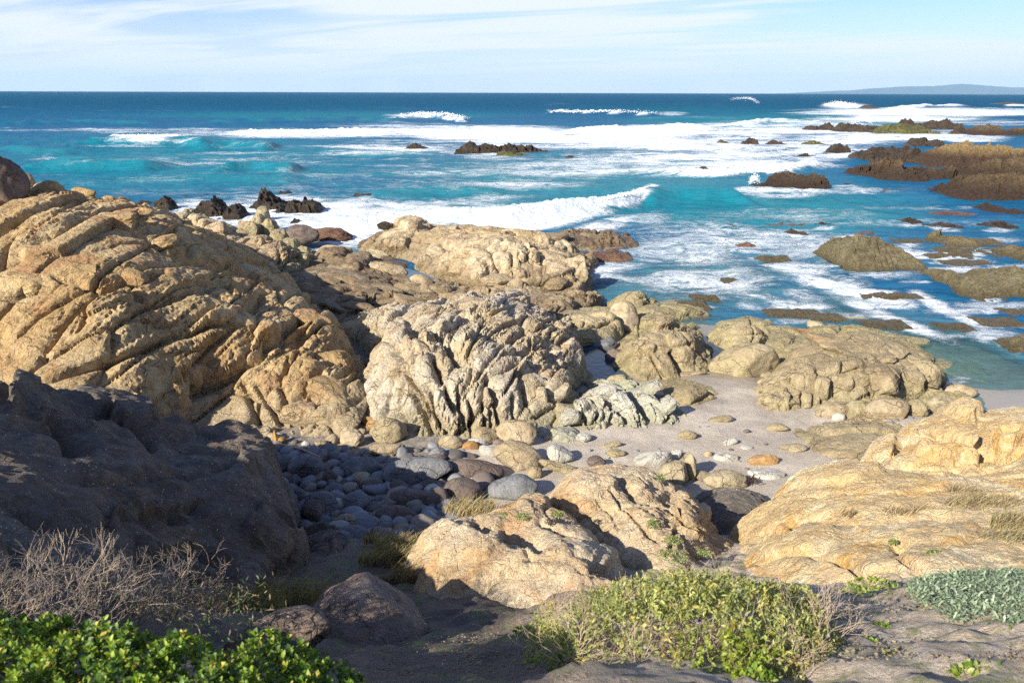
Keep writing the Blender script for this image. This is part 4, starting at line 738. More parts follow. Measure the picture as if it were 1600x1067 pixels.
# plain cobbles: shared shapes, thrown into the gaps
shapes = []
for i in range(12):
    V_, F_ = rock_shape(500+i, 3, 2 if i < 4 else 6, .16, crease=.03, fine=.05); V_ = V_/np.abs(V_).max(0)*np.array([1, .8, .62]); shapes.append((V_, F_))
pm = []
for V_, F_ in shapes:
    me = bpy.data.meshes.new('pebble'); me.from_pydata(V_.tolist(), [], F_.tolist()); me.polygons.foreach_set('use_smooth', [True]*len(F_)); me.materials.append(MAT['peb']); pm.append(me)
def cobbles(poly, count, size, label, group, seed, name='pebble', kinds=range(12), mat=None):
    r_ = random.Random(seed); P_ = np.array(poly, float); pl = []; tries = 0
    while len(pl) < count and tries < count*60:
        tries += 1
        x = r_.uniform(P_[:, 0].min(), P_[:, 0].max()); y = r_.uniform(P_[:, 1].min(), P_[:, 1].max())
        if polysd(np.array([x]), np.array([y]), P_)[0] < 0: continue
        g_ = 1.
        for _ in range(3): c_ = P1(x, y, g_); g_ = float(GROUND(c_[0], c_[1])[0])
        s = r_.uniform(*size)*(1.0 if r_.random() < .8 else 1.5)
        if any((c_[0]-q[0])**2+(c_[1]-q[1])**2 < (.72*(s+q[2]))**2 for q in pl): continue
        pl.append((c_[0], c_[1], s)); i = r_.choice(list(kinds))
        o = bpy.data.objects.new(name, pm[i]); COL.objects.link(o); o.location = (c_[0], c_[1], g_+s*.25); o.scale = (s, s, s*r_.uniform(.8, 1.15))
        o.rotation_euler = (r_.uniform(-.3, .3), r_.uniform(-.3, .3), r_.uniform(0, 6.28)); 
        mk = min(MARKS, key=lambda q: (q[0]-x)**2+((q[1]-y)*1.4)**2); dx, dy = x-mk[0], y-mk[1]
        rel = ('right of' if dx > 0 else 'left of') if abs(dx) > abs(dy)*1.3 else ('in front of' if dy > 0 else 'behind')
        big = 'small' if s < size[0]+.3*(size[1]-size[0]) else ('large' if s > size[0]+.75*(size[1]-size[0]) else 'middling'); flat_ = o.scale[2] < s*.9
        L0 = f"{big} {'flattish' if flat_ else 'rounded'} {label} {rel} the {' '.join(mk[2].split()[-5:])}"; SEEN[L0] = SEEN.get(L0, 0)+1
        tag(o, L0 if SEEN[L0] == 1 else f"{['', '', 'second', 'third', 'fourth', 'fifth', 'sixth', 'seventh', 'eighth'][min(8, SEEN[L0])]} {L0}", 'pebble', group)
cobbles([(415,705),(440,690),(560,705),(720,715),(760,760),(700,830),(600,850),(500,850),(470,820),(440,760)],172,(.085,.185),'shaded cobble','cobbles of the shaded bed',3,kinds=range(8))
cobbles([(420,668),(470,690),(600,705),(720,690),(830,668),(850,680),(760,712),(600,722),(430,705)],56,(.04,.09),'sunlit pebble','sunlit pebbles at the cliff foot',5)
cobbles([(860,680),(960,690),(1100,660),(1240,690),(1200,745),(1100,760),(1000,720),(900,722)],30,(.02,.055),'stone on the sand','stones scattered on the sand',7)
cobbles([(1270,690),(1290,660),(1440,650),(1480,600),(1500,640),(1420,680),(1340,715)],24,(.05,.12),'pebble','stones below the tabular rock',9)
cobbles([(915,560),(960,590),(980,600),(1000,590),(930,540)],8,(.06,.13),'wet stone','stones around the tide pool',11)
# kelp stalk and driftwood stick
def tube(pts, rads, k=6):
    pts = [Vector(p) for p in pts]; V_ = []; F_ = []
    for i, p in enumerate(pts):
        d = (pts[min(i+1, len(pts)-1)]-pts[max(i-1, 0)]).normalized(); a = d.orthogonal().normalized(); b_ = d.cross(a)
        for j in range(k): th = 2*math.pi*j/k; V_.append(tuple(p+(a*math.cos(th)+b_*math.sin(th))*rads[i]))
    for i in range(len(pts)-1):
        for j in range(k): F_.append((i*k+j, i*k+(j+1) % k, (i+1)*k+(j+1) % k, (i+1)*k+j))
    return V_, F_
def plain(name, col, rough=.6, tr=0, bumpy=0, var=.2, sc=20):
    m, t, b, o = newmat(name); P = t.n('ShaderNodeNewGeometry').outputs['Position']; n_ = t.noise(P, sc, 4, .6)
    c = t.mix(1., col, t.ramp(n_, .3, .7, 1-var, 1+var), 'MULTIPLY'); t.L.new(c, b.inputs['Base Color']); b.inputs['Roughness'].default_value = rough
    if tr:
        tl = t.n('ShaderNodeBsdfTranslucent'); t.L.new(t.mix(1., c, (1.25, 1.3, .5), 'MULTIPLY'), tl.inputs[0]); mx = t.n('ShaderNodeMixShader'); mx.inputs[0].default_value = tr
        t.L.new(b.outputs[0], mx.inputs[1]); t.L.new(tl.outputs[0], mx.inputs[2]); t.L.new(mx.outputs[0], o.inputs[0])
    return m
MAT['kelp'] = plain('orange_kelp', (.55, .26, .03)); MAT['drift'] = plain('driftwood', (.36, .28, .18)); MAT['darkkelp'] = plain('dark_kelp', (.06, .035, .02))
a = P1(431, 692, .95); V_, F_ = tube([a, a+np.array([.005, 0, .12]), a+np.array([-.01, 0, .26])], [.02, .028, .018]); tag(obj('kelp_stalk', V_, np.array(F_), MAT['kelp'], a), 'short orange-yellow stalk standing upright at the left end of the pebbles', 'kelp stalk')
a = P1(438, 694, 1.02); b_ = P1(505, 716, 1.02); V_, F_ = tube([a, (a+b_)/2+np.array([0, 0, .05]), b_], [.016, .022, .014]); tag(obj('driftwood_stick', V_, np.array(F_), MAT['drift'], a), 'thin pale driftwood stick lying at the left of the pebbles', 'driftwood')
vs, fs = [], []
for i in range(26):
    a = P1(1176+rng.uniform(-8, 8), 752+rng.uniform(-4, 6), .95); p1 = a+np.array([rng.uniform(-.1, .1), rng.uniform(-.06, .06), rng.uniform(.03, .1)]); p2 = p1+np.array([rng.uniform(-.12, .12), rng.uniform(-.1, .1), -.05])
    V_, F_ = tube([a, p1, p2], [.008, .01, .004], 4); n0 = len(vs); vs += V_; fs += [tuple(n0+q for q in f_) for f_ in F_]
tag(obj('seaweed_clump', vs, np.array(fs), MAT['darkkelp'], P1(1176, 755, .9)), 'small dark tangled seaweed clump on the grey-olive rock near the hollow', 'seaweed')

# ------------------------------------------------------------------ rocks standing in the sea
R_ = reef
R_(232,[(634,229),(645,225),(660,227),(669,230)],2.2,'small dark low rock in the foam left of the long mid reef',mt['reef'])
R_(240,[(714,231),(730,224),(760,222),(775,226),(800,228),(830,231),(862,237)],4.5,'long dark low reef in the foam, upper middle',mt['reef'])
R_(244,[(777,238),(790,235),(815,239),(830,243)],2,'green mossy rock at the near side of the long mid reef',mt['moss'])
R_(247,[(884,245),(892,242),(902,246)],1,'tiny dark rock right of the mid reef',mt['reef'])
R_(266,[(1086,265),(1098,260),(1110,264)],1.5,'small lone dark rock in the foam, right of middle',mt['reef'])
R_(225,[(1120,224),(1125,218),(1131,220),(1143,224)],1.5,'small mossy rock, leftmost of the row in the surf',mt['moss'])
R_(227,[(1157,225),(1170,215),(1180,216),(1187,226)],3,'pointed dark rock second in the surf row',mt['reef'])
R_(227,[(1195,225),(1208,218),(1222,222),(1230,226)],2.5,'low dark rock third in the surf row',mt['reef'])
R_(236,[(1221,235),(1228,232),(1235,235)],1.,'tiny dark rock below the surf row',mt['reef'])
R_(227,[(1252,225),(1265,220),(1280,222),(1293,226)],2.2,'flat mossy green rocks at the right of the surf row',mt['moss'])
R_(245,[(1247,243),(1258,240),(1275,244)],1.4,'thin dark rock sliver in the foam',mt['reef'])
R_(241,[(1288,239),(1300,227),(1312,224),(1325,227),(1328,238)],3.4,'hump-shaped dark rock splashed on its left',mt['reef'])
R_(298,[(1160,294),(1180,287),(1200,284),(1215,269),(1232,266),(1250,274),(1270,272),(1285,277),(1294,292)],5.,'isolated brown weedy rock with flat top, right middle sea',mt['reefb'],amp=.9)
R_(292,[(1307,290),(1322,286),(1341,291)],2.,'small dark brown rock right of the isolated brown one',mt['reef'])
R_(170,[(1346,167),(1356,164),(1370,168)],10,'distant dark rock in the far surf',mt['reef'],amp=.3)
R_(163,[(1555,162),(1575,160),(1600,162),(1640,162)],16,'distant low reef at the right horizon surf',mt['reef'],amp=.3)
R_(205,[(1258,202),(1268,196),(1275,199),(1285,197),(1294,190),(1302,198),(1306,203)],8,'pointed dark rock at the left end of the far reef chain',mt['reef'],amp=.8)
R_(207,[(1302,198),(1315,192),(1330,196),(1345,194),(1370,198),(1385,204)],8,'low dark reef segment after the pointed rock in the far chain',mt['reef'],amp=.7)
R_(209,[(1365,203),(1385,198),(1405,192),(1430,196),(1455,202)],9,'green-brown middle segment of the far reef chain',mt['moss'],amp=.7)
R_(203,[(1393,196),(1412,187),(1425,190),(1450,198)],6,'dark crest behind the middle of the far reef chain',mt['reef'],amp=.7)
R_(202,[(1440,196),(1465,189),(1482,186),(1500,194)],8,'dark brown hump in the far reef chain',mt['reef'],amp=.8)
R_(212,[(1515,205),(1530,195),(1560,197),(1580,203),(1600,200),(1660,204)],9,'dark brown reef at the right end of the far chain',mt['reefb'],amp=.8)
R_(229,[(1410,228),(1425,219),(1445,217),(1455,221),(1468,217),(1478,227)],6,'dark rock before the far reef chain, near the right',mt['reef'],amp=.8)
R_(256,[(1340,252),(1345,236),(1365,233),(1400,232),(1430,236),(1455,240),(1468,250)],11,'dark weedy rock shelf at left of the golden headland',mt['reef'],amp=.9)
R_(284,[(1330,272),(1350,262),(1375,256),(1400,250),(1425,262),(1455,262),(1480,266),(1500,280)],12,'long brown weedy reef in front of the dark shelf',mt['reefb'],amp=1.4)
R_(268,[(1435,258),(1460,238),(1490,228),(1530,223),(1565,226),(1590,238),(1660,240)],17,'big golden-topped headland rock at the right edge',mt['reefg'],amp=1.1)
R_(285,[(1510,268),(1560,250),(1600,246),(1660,250)],10,'brown flank of rock below the golden headland at the right edge',mt['reefb'],amp=1.4)
R_(316,[(1422,308),(1445,300),(1480,290),(1530,285),(1560,276),(1600,272),(1660,280)],10,'broad brown weedy reef at the right edge',mt['reefb'],amp=1.4)
R_(302,[(1370,299),(1385,295),(1410,296),(1432,300)],4,'low weedy reef left of the broad right-edge one',mt['weed'],amp=.6)
R_(296,[(1470,291),(1500,288),(1530,292)],4,'low brown bar in the blue channel, right',mt['reefb'],amp=.5)
R_(330,[(1531,325),(1548,318),(1562,322),(1566,329)],3,'brown rounded rock off the right-edge reef',mt['reefb'],amp=.6)
R_(340,[(1460,337),(1480,330),(1500,333),(1520,337)],3,'thin red-brown weedy rock in the blue water',mt['weed'],amp=.5)
R_(356,[(1130,353),(1137,350),(1146,354)],1.2,'small reddish rock awash, leftmost of the red ones',mt['weed'],amp=.5)
R_(360,[(1196,356),(1210,350),(1240,349),(1265,358)],3,'reddish weed-covered rocks awash, middle of the inlet',mt['weed'],amp=.6)
R_(368,[(1230,364),(1238,357),(1258,366)],1.2,'small black rock below the reddish ones',mt['reef'],amp=.6)
R_(370,[(1305,365),(1320,359),(1345,362),(1366,368)],2.5,'reddish-brown rock behind the big olive one',mt['weed'],amp=.6)
R_(428,[(1302,392),(1308,378),(1330,371),(1370,375),(1398,383),(1405,392),(1420,398),(1434,414)],5.,'large flat olive rock in the surf at right',mt['reefo'],amp=.45,style='strata')
R_(415,[(1293,410),(1303,404),(1318,411)],1.5,'small dark rock at the left foot of the large olive one',mt['reef'],amp=.5)
R_(383,[(1398,380),(1420,374),(1441,381)],2.,'small olive rock above the large flat one',mt['reefo'],amp=.5)
R_(392,[(1450,376),(1470,370),(1500,368),(1530,375),(1560,388)],4.5,'olive-brown ridge of low rock near the right edge',mt['reefo'],amp=.8)
R_(402,[(1462,395),(1490,386),(1520,392),(1550,400)],3.,'low olive rock awash beneath the ridge, near right',mt['reefo'],amp=.5)
R_(418,[(1470,414),(1490,408),(1520,412),(1540,418)],2,'small olive rock awash left of the right-edge rocks',mt['reefo'],amp=.5)
R_(416,[(1540,404),(1565,392),(1600,386),(1660,390)],5,'olive rock shelf at the right edge, upper one',mt['reefo'],amp=.8)
R_(478,[(1472,452),(1482,430),(1492,424),(1505,432),(1520,431),(1540,434),(1570,426),(1600,420),(1670,424)],6.,'wide cracked olive rock mass at the right edge',mt['reefo'],amp=.5,style='strata')
R_(515,[(1524,512),(1545,503),(1570,505),(1586,512)],1.8,'low olive rock awash below the right rock mass',mt['reefo'],amp=.5)
R_(506,[(1570,500),(1590,486),(1620,484),(1670,490)],2.5,'olive rock at the right edge in the channel',mt['reefo'],amp=.6)
R_(557,[(1564,550),(1580,530),(1600,526),(1650,530)],2,'small olive rock at the right edge above the wet sand',mt['reefo'],amp=.6)
R_(408,[(910,404),(930,394),(960,389),(984,396)],2.5,'reddish weedy ledge at the seaward end of the tawny outcrop',mt['weed'],amp=.6,z0=-.05)
R_(389,[(860,372),(890,360),(930,357),(960,362),(982,376),(986,385)],6,'brown weedy ledge forming the right tip of the tawny outcrop',mt['brown'],amp=.8)
R_(387,[(570,372),(585,362),(610,352),(640,347),(668,350),(690,362)],6,'red-brown weedy ledge at the left tip of the tawny outcrop',mt['brown'],amp=.8,z0=.1)
for q_ in [(1475,352,46,'thin dark bar awash right of the blue channel','reef'),(1560,350,40,'dark rock sliver awash at the right edge','reef'),(1210,405,40,'brown stone barely awash in the inlet','reefo'),(1290,352,30,'small brown rock awash in the inlet','reefb'),(1420,345,30,'small dark rock awash below the broad reef','reef'),(1330,420,40,'dark low rock under the left foot of the olive rock','reef'),(1480,402,60,'olive ledge awash between the two olive masses','reefo'),(1430,436,40,'olive stone in white water between the olive masses','reefo'),(1250,445,50,'submerged olive rock in the lace of foam','reefo'),(1545,462,40,'low rock against the right olive mass','reefo'),(1490,520,46,'olive stone awash in the right channel','reefo'),(1585,330,30,'brown rock at the right edge off the reef','reefb'),(1385,268,30,'dark knob before the weedy reef','reef'),(1500,205,30,'dark rock between far chain humps','reef'),(1165,385,26,'small rust-brown rock awash mid inlet','weed')]:
    x,y,w,l,m9 = q_; R_(y+5,[(x-w/2,y+2),(x-w/5,y-4),(x+w/6,y-5),(x+w/2,y+1)],1.8,l,mt[m9],amp=.6)
# by the left shore
R_(332,[(240,327),(246,314),(256,311),(268,317),(278,328)],2.6,'dark wet rock just beyond the ochre crest, leftmost in the foam',mt['reef'])
R_(322,[(212,319),(222,312),(232,313),(238,320)],2,'small dark rock touching the ochre crest',mt['reef'])
R_(310,[(287,308),(300,304),(312,304),(325,308)],2.2,'flat dark rock awash behind the left foam',mt['reef'])
R_(341,[(304,334),(312,317),(335,312),(352,320),(358,334)],3.4,'dark rock with white water pouring off, left of the crag',mt['reef'])
R_(345,[(345,336),(360,318),(375,320),(385,332)],3,'dark rock awash directly left of the crag',mt['reef'])
R_(330,[(390,322),(405,312),(412,304),(430,311),(450,318),(455,326)],4,'dark craggy rock behind the crag top',mt['reef'])
R_(336,[(450,328),(460,312),(478,308),(495,318),(503,324)],3.6,'dark rock right of the crag with foam spilling around',mt['reef'])
R_(336,[(425,333),(440,322),(455,333)],2,'small dark rock in the spill between two larger ones',mt['reef'])
R_(303,[(437,303),(445,300),(455,303)],1.5,'tiny dark rock in the foam above the crag',mt['reef'])
R_(350,[(455,345),(462,340),(470,345)],1.,'tiny dark rock in the foam below the crag rocks',mt['reef'])
R_(306,[(555,306),(570,303),(580,306)],1.2,'tiny dark rock at the back edge of the near foam',mt['reef'],amp=.5)
# near surf rocks
for x,y,w,l in [(1160,440,60,'pale submerged rock barely breaking the near surf'),(1240,492,70,'flat olive rock awash left of the right channel'),(1290,500,50,'low olive stone awash above the tabular rock'),(1080,478,40,'low brown stone at the near surf edge'),(1380,510,60,'low olive shelf stone in the channel'),(1390,465,90,'long grey-olive bar awash in the channel'),(1100,468,36,'small tan stone washed by foam near the hump')]:
    R_(y+6,[(x-w/2,y+2),(x-w/6,y-4),(x+w/5,y-3),(x+w/2,y+2)],1.4,l,mt['reefo'],amp=.35)
# ------------------------------------------------------------------ sea
rows = np.concatenate([np.linspace(745, 147.2, 400), np.array([146.2, 145.6])])
hx = (rows-CY)/F; tl_ = np.tan(PITCH+np.arctan(hx)); Dr = 7.5/tl_
Dr = np.concatenate([Dr[:-2][Dr[:-2] < 3000], [4200, 12000, 45500]])
th = np.concatenate([np.linspace(-68, -35.5, 26), np.linspace(-35, 35, 560), np.linspace(35.5, 68, 26)])
TH, DD = np.meshgrid(np.tan(np.radians(th)), Dr); x = (TH*DD).ravel(); y = DD.ravel()
V = np.stack([x, y, 0*x], 1); px, py, w = TOPX(V)
# swell crests: surveyed crest line in pixels, height, seaward and landward half widths (m), breaking 0..1
WV = [([(-200,190),(0,189),(120,186),(250,188)],.8,9,4,0),([(300,187),(450,184),(560,182),(640,186)],.9,10,4,0),([(610,181),(670,178),(735,186)],1.0,9,4,1),([(845,176),(870,172),(960,175),(1050,178)],.9,8,4,.9),
 ([(80,216),(130,213),(170,212),(240,213),(290,212),(330,216)],1.35,5,2.2,0),([(160,214),(230,213),(290,213)],.35,4,2.5,1),([(310,222),(360,218),(430,222)],1.,5,3,0),([(880,200),(960,199),(1050,197),(1125,196)],.9,6,3,1),
 ([(20,252),(90,246),(180,250),(260,252)],.8,5,3,.2),([(330,258),(400,252),(470,257)],.8,4,2.5,.15),([(330,205),(600,203),(850,205)],.35,6,4,1),
 ([(480,345),(600,338),(700,335),(800,330),(880,322),(950,312),(1010,298),(1030,296)],.62,3.2,1.6,1),([(1000,298),(1060,291),(1120,292),(1180,298)],.8,4,2.4,0),([(1030,330),(1150,326),(1300,325),(1400,330)],.22,3,2,0),
 ([(1090,157),(1140,153),(1165,152),(1185,158),(1230,163)],1.6,14,8,0),([(1285,163),(1330,160),(1360,164)],1.2,12,8,1),([(1380,168),(1450,163),(1560,164),(1700,162)],1.0,12,8,1),([(980,183),(1150,182),(1250,186)],.6,8,5,.2),
 ([(1130,194),(1200,186),(1300,188)],.7,6,4,.7),([(0,228),(60,232),(120,236)],.4,5,3,0),([(500,232),(600,238),(700,236)],.35,5,3,0),([(1000,262),(1120,268),(1200,262),(1290,252)],.35,3,2,.8),([(1100,232),(1200,236),(1300,232)],.2,3,2,.5),
 ([(200,276),(320,272),(480,278)],.28,4,2.5,0),([(560,270),(700,266),(820,272)],.25,4,2.5,0),([(560,300),(680,292),(800,296)],.22,3,2,0),([(1180,310),(1260,314),(1330,312)],.2,3,2,.1),([(1040,380),(1150,372),(1260,384)],.12,2,1.4,.1),([(1000,420),(1100,415),(1230,430)],.1,1.6,1.2,.1)]
H = np.zeros(len(x)); BR = np.zeros(len(x)); FACE = np.zeros(len(x))
for pts, A_, Lb, Lf, br in WV:
    W_ = PX([p[0] for p in pts], [p[1] for p in pts], [A_]*len(pts))[:, :2]
    m = (x > W_[:, 0].min()-14) & (x < W_[:, 0].max()+14) & (y > W_[:, 1].min()-4*Lf-3) & (y < W_[:, 1].max()+4*Lb+3)
    if not m.any(): continue
    xs, ys = x[m], y[m]; ci = np.interp(xs, W_[:, 0], W_[:, 1]); span = W_[-1, 0]-W_[0, 0]
    ci = ci+.35*Lf*np.array([mn.noise((a*.25/max(1, Lf*.4), b*.05, 3.3)) for a, b in zip(xs.tolist(), ys.tolist())])
    u = (xs-W_[0, 0])/span; tp = np.clip(np.minimum(u, 1-u)*6+.15, 0, 1); tp = tp*tp*(3-2*tp); tp *= (u > -.05) & (u < 1.05)
    s = ys-ci; h = np.where(s > 0, np.exp(-(s/Lb)**2), np.exp(-(s/Lf)**2)); H[m] += A_*h*tp
    fr = np.exp(-((s+Lf*.55)/(Lf*.6))**2)*tp
    if br: BR[m] = np.maximum(BR[m], br*np.clip(np.exp(-((s+Lf*.35)/(Lf*.85))**2)*1.35, 0, 1)*tp)
    FACE[m] = np.maximum(FACE[m], fr*min(1, A_/.5)*(1-br*.8))
swell = fbm(np.stack([x*.35, y, 0*x], 1), 9, 4, .8)
chop = fbm(np.stack([x*.6, y, 0*x+3], 1), 1.3, 4, .7)
near = np.clip((y-18)/14, .12, 1)
H += .22*near*swell+.10*near*chop
def blob(L_):
    o = np.zeros(len(px))
    for a, b, rx, ry, v, *g_ in L_:
        an = rad(g_[0]) if g_ else 0; dx, dy = px-a, py-b
        r = np.sqrt(((dx*math.cos(an)+dy*math.sin(an))/rx)**2+((-dx*math.sin(an)+dy*math.cos(an))/ry)**2)
        o = np.maximum(o, v*np.clip(1.15-r**2*.75, 0, 1))
    return o
FO = .88*blob([(480,209,200,8,.80,0),(850,212,330,15,.95,2),(1000,208,160,14,.98,-2),(620,228,200,12,.50),(900,230,260,14,.60),(1050,245,240,26,.66),(1150,205,120,16,.75),(1280,200,120,14,.80),
 (1450,176,230,8,1.,0),(1400,186,150,7,.9),(1560,192,120,6,.6),(1320,166,40,5,.9),(1200,232,200,16,.72),(1100,262,160,16,.75),(1200,258,120,10,.8),(1080,268,110,8,.8),(1400,212,150,10,.8),(1330,216,100,10,.75),(1520,216,60,8,.6),
 (820,290,120,10,.45),(900,262,160,16,.55),(760,262,100,9,.35),(780,225,60,8,.7),(650,345,230,26,.99,-4),(850,340,150,20,1.,-10),(560,330,130,22,.85),(390,335,110,22,.85),(300,325,60,16,.75),(450,312,90,8,.7),(540,372,60,14,.5),(700,316,160,10,.55,-4),(1010,300,22,8,.9,-20),
 (930,360,100,12,.6,-15),(1000,345,60,10,.45),(1180,380,220,30,.46,5),(1060,400,120,40,.5,0),(960,420,60,30,.55),(1100,440,130,30,.5),(1200,460,120,25,.46,15),(1280,430,90,20,.6,10),(1330,455,120,12,.74,12),(1400,500,120,12,.7,22),(1490,490,80,10,.74,25),(1250,482,110,16,.62,8),(1560,540,60,12,.6,25),(1350,492,60,8,.55),(1550,520,60,20,.5),
 (1440,400,120,8,.6,5),(1500,425,80,6,.6),(1560,375,60,6,.45),(1380,350,200,8,.33),(1430,322,120,5,.4),(1250,300,90,4,.6),(1180,298,60,5,.55),(1240,340,160,14,.3),(1330,300,80,5,.4),
 (1530,620,50,14,.42,12),(1500,592,30,10,.5,0),(500,390,60,10,.45),(200,300,120,6,.3),(330,290,100,6,.33),(180,232,60,5,.55),(90,250,60,4,.55),(40,202,70,6,.42),(150,204,160,6,.45),(300,207,100,7,.62),(60,265,60,5,.3),(120,262,50,4,.45),(430,262,40,6,.5),(340,240,50,4,.4),(100,280,60,5,.3),
 (660,182,60,5,.85),(225,224,52,6,.85),(300,226,60,3,.4),(1050,178,30,4,.5),(300,275,520,46,.30),(400,170,600,8,.14),(1000,165,300,8,.14),(560,250,120,14,.26),(360,250,340,60,.17),(700,240,300,40,.3)])
for q in (1600, 1650, 1700): pass
FO = np.maximum(FO, .5*blob([(a_, b_+2+.02*w_, w_*.55+5, 3+.045*w_, .9) for a_, b_, w_ in FOAMY if b_ > 215 and not (1330 < a_ and b_ < 350)]))
FO = np.maximum(FO, np.clip(BR*1.15, 0, 1))
FO = FO+.10*np.clip(fbm(np.stack([px, py*3, 0*px], 1), 90, 3), -1, 1)*(FO > .05)+.10*(py > 200)*(py < 480)*np.clip((px-150)/300, 0, 1)
FO = np.clip(FO, 0, 1)**1.2; FO = np.maximum(FO, np.clip(BR*1.15, 0, 1)); FO[py < 150.5] *= .2
BRK = np.clip(BR*1.2, 0, 1)
H += BRK*(.16+.22*np.abs(fbm(V, .8, 4, .6)))*np.clip(y/60, .4, 1.5)
H += .035*np.clip(FO-.5, 0, .5)*fbm(V, .5, 3, .6)
V[:, 2] = H; far = y > 1500; V[far, 2] = 0
V[:, 2] *= np.clip((3000-y)/2500, 0, 1)
TN = np.clip(.25+.9*FACE+blob([(300,260,420,50,.42),(900,300,400,60,.5),(500,180,300,6,.55),(1200,330,260,40,.6),(1250,190,260,14,.6),(1100,170,200,8,.4)]), 0, 1)
SH = np.clip(blob([(1100,440,200,60,.8),(1350,520,170,60,.9,20),(1550,600,120,60,1.),(1500,560,160,50,1.,20),(1250,400,260,40,.35),(940,430,70,50,.8),(930,270,280,40,.3),(1000,500,160,50,.9),(520,385,70,24,.5)]), 0, 1)
n_ = np.arange(len(x)).reshape(len(Dr), len(th)); Q = np.stack([n_[:-1, :-1].ravel(), n_[:-1, 1:].ravel(), n_[1:, 1:].ravel(), n_[1:, :-1].ravel()], 1)
m, t, b, o = newmat('sea_water'); MAT['sea'] = m
P = t.n('ShaderNodeNewGeometry').outputs['Position']
fo, tn, sh = t.attr('foam'), t.attr('teal'), t.attr('shallow')
wv = t.vadd(P, t.vmul(t.noise(P, .35, 3, .5, 0, 1), (2.2, 2.2, 0)))
dst = t.n('ShaderNodeVectorMath', operation='LENGTH'); t.L.new(P, dst.inputs[0]); dst = dst.outputs['Value']
a1 = t.noise(t.vmul(wv, (.5, 1.0, 1)), .42, 10, .66, .7); a2 = t.noise(t.vmul(wv, (.7, 1, 1)), 2.0, 9, .7, .9)
r1 = t.math('SUBTRACT', 1, t.math('ABSOLUTE', t.math('MULTIPLY_ADD', a1, 5.0, -2.5))); r1 = t.math('MAXIMUM', r1, 0)
r2 = t.math('SUBTRACT', 1, t.math('ABSOLUTE', t.math('MULTIPLY_ADD', a2, 5.0, -2.5))); r2 = t.math('MAXIMUM', r2, 0)
lace = t.math('ADD', t.math('MULTIPLY', r1, .42), t.math('MULTIPLY', r2, .33)); lace = t.math('ADD', lace, t.math('MULTIPLY', t.ramp(a1, .32, .68, 0, 1, False), .25))
a0 = t.noise(t.vmul(P, (.45, 1, 1)), .075, 6, .68, .8); thr = t.math('MULTIPLY_ADD', fo, -1.02, 1.0); thr = t.math('ADD', thr, t.math('MULTIPLY', t.math('SUBTRACT', a0, .47), t.ramp(dst, 35, 110, .5, 1.9)))
foam = t.ramp(t.math('SUBTRACT', lace, thr), -.12, .40)
foam = t.math('MAXIMUM', foam, t.math('MULTIPLY', t.ramp(fo, .9, 1.0), t.ramp(a2, .3, .45)))
foam = t.math('MULTIPLY', foam, t.ramp(fo, .03, .2))
wn = t.noise(t.vmul(P, (.3, 1, 1)), .12, 5, .6); 
wn2 = t.noise(t.vmul(P, (.35, 1, 1)), .9, 5, .7)
tt = t.math('ADD', tn, t.math('MULTIPLY', t.math('SUBTRACT', wn, .5), .9)); tt = t.math('ADD', tt, t.math('MULTIPLY', t.math('SUBTRACT', wn2, .5), .9))
c = t.mix(t.ramp(tt, 0, 1.), (.005, .085, .20), (.006, .175, .225))
c = t.mix(t.math('MULTIPLY', sh, t.ramp(wn2, .3, .65, .3, 1)), c, (.09, .24, .27))
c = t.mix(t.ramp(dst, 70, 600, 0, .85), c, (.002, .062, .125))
fc = t.mix(t.ramp(a2, .3, .7), (.52, .62, .68), (.80, .81, .82)); c = t.mix(foam, c, fc)
t.L.new(c, b.inputs['Base Color']); t.L.new(t.ramp(foam, 0, 1, .22, .85), b.inputs['Roughness']); b.inputs['IOR'].default_value = 1.33
t.L.new(t.ramp(dst, 30, 420, .17, .03), b.inputs['Specular IOR Level'])
w1 = t.noise(t.vmul(P, (.45, 1, 1)), .8, 8, .68, .3); w2 = t.noise(t.vmul(P, (.3, 1, 1)), .09, 6, .7)
hh = t.math('ADD', t.math('MULTIPLY', w1, .75), t.math('MULTIPLY', w2, t.ramp(dst, 60, 400, .3, 3.0)))
hh = t.math('ADD', hh, t.math('MULTIPLY', foam, .06)); hh = t.math('ADD', hh, t.math('MULTIPLY', t.math('MULTIPLY', a2, foam), .25))
hh = t.math('MULTIPLY', hh, t.ramp(dst, 700, 2400, 1, .4)); t.L.new(t.bump(hh, .8, .8), b.inputs['Normal'])
# clear thin water lets the sand and rocks below show close to the shore
bn = b.inputs['Normal'].links[0].from_socket
df = t.n('ShaderNodeBsdfDiffuse'); t.L.new(c, df.inputs[0]); t.L.new(bn, df.inputs['Normal']); gl = t.n('ShaderNodeBsdfGlossy'); gl.inputs['Roughness'].default_value = .16; t.L.new(bn, gl.inputs['Normal'])
fr = t.n('ShaderNodeFresnel'); fr.inputs[0].default_value = 1.33; t.L.new(bn, fr.inputs['Normal'])
ff = t.math('MULTIPLY', t.math('MINIMUM', fr.outputs[0], .22), t.math('MULTIPLY', t.ramp(dst, 30, 450, 1, .3), t.math('SUBTRACT', 1, foam)))
ws = t.n('ShaderNodeMixShader'); t.L.new(ff, ws.inputs[0]); t.L.new(df.outputs[0], ws.inputs[1]); t.L.new(gl.outputs[0], ws.inputs[2])
tr = t.n('ShaderNodeBsdfTransparent'); tr.inputs[0].default_value = (.75, .92, .92, 1); mx = t.n('ShaderNodeMixShader')
t.L.new(t.math('MULTIPLY', t.math('MULTIPLY', t.ramp(sh, .45, 1, 0, .72), t.ramp(dst, 24, 36, 1, .35)), t.math('SUBTRACT', 1, foam)), mx.inputs[0]); t.L.new(ws.outputs[0], mx.inputs[1]); t.L.new(tr.outputs[0], mx.inputs[2]); t.L.new(mx.outputs[0], o.inputs[0])
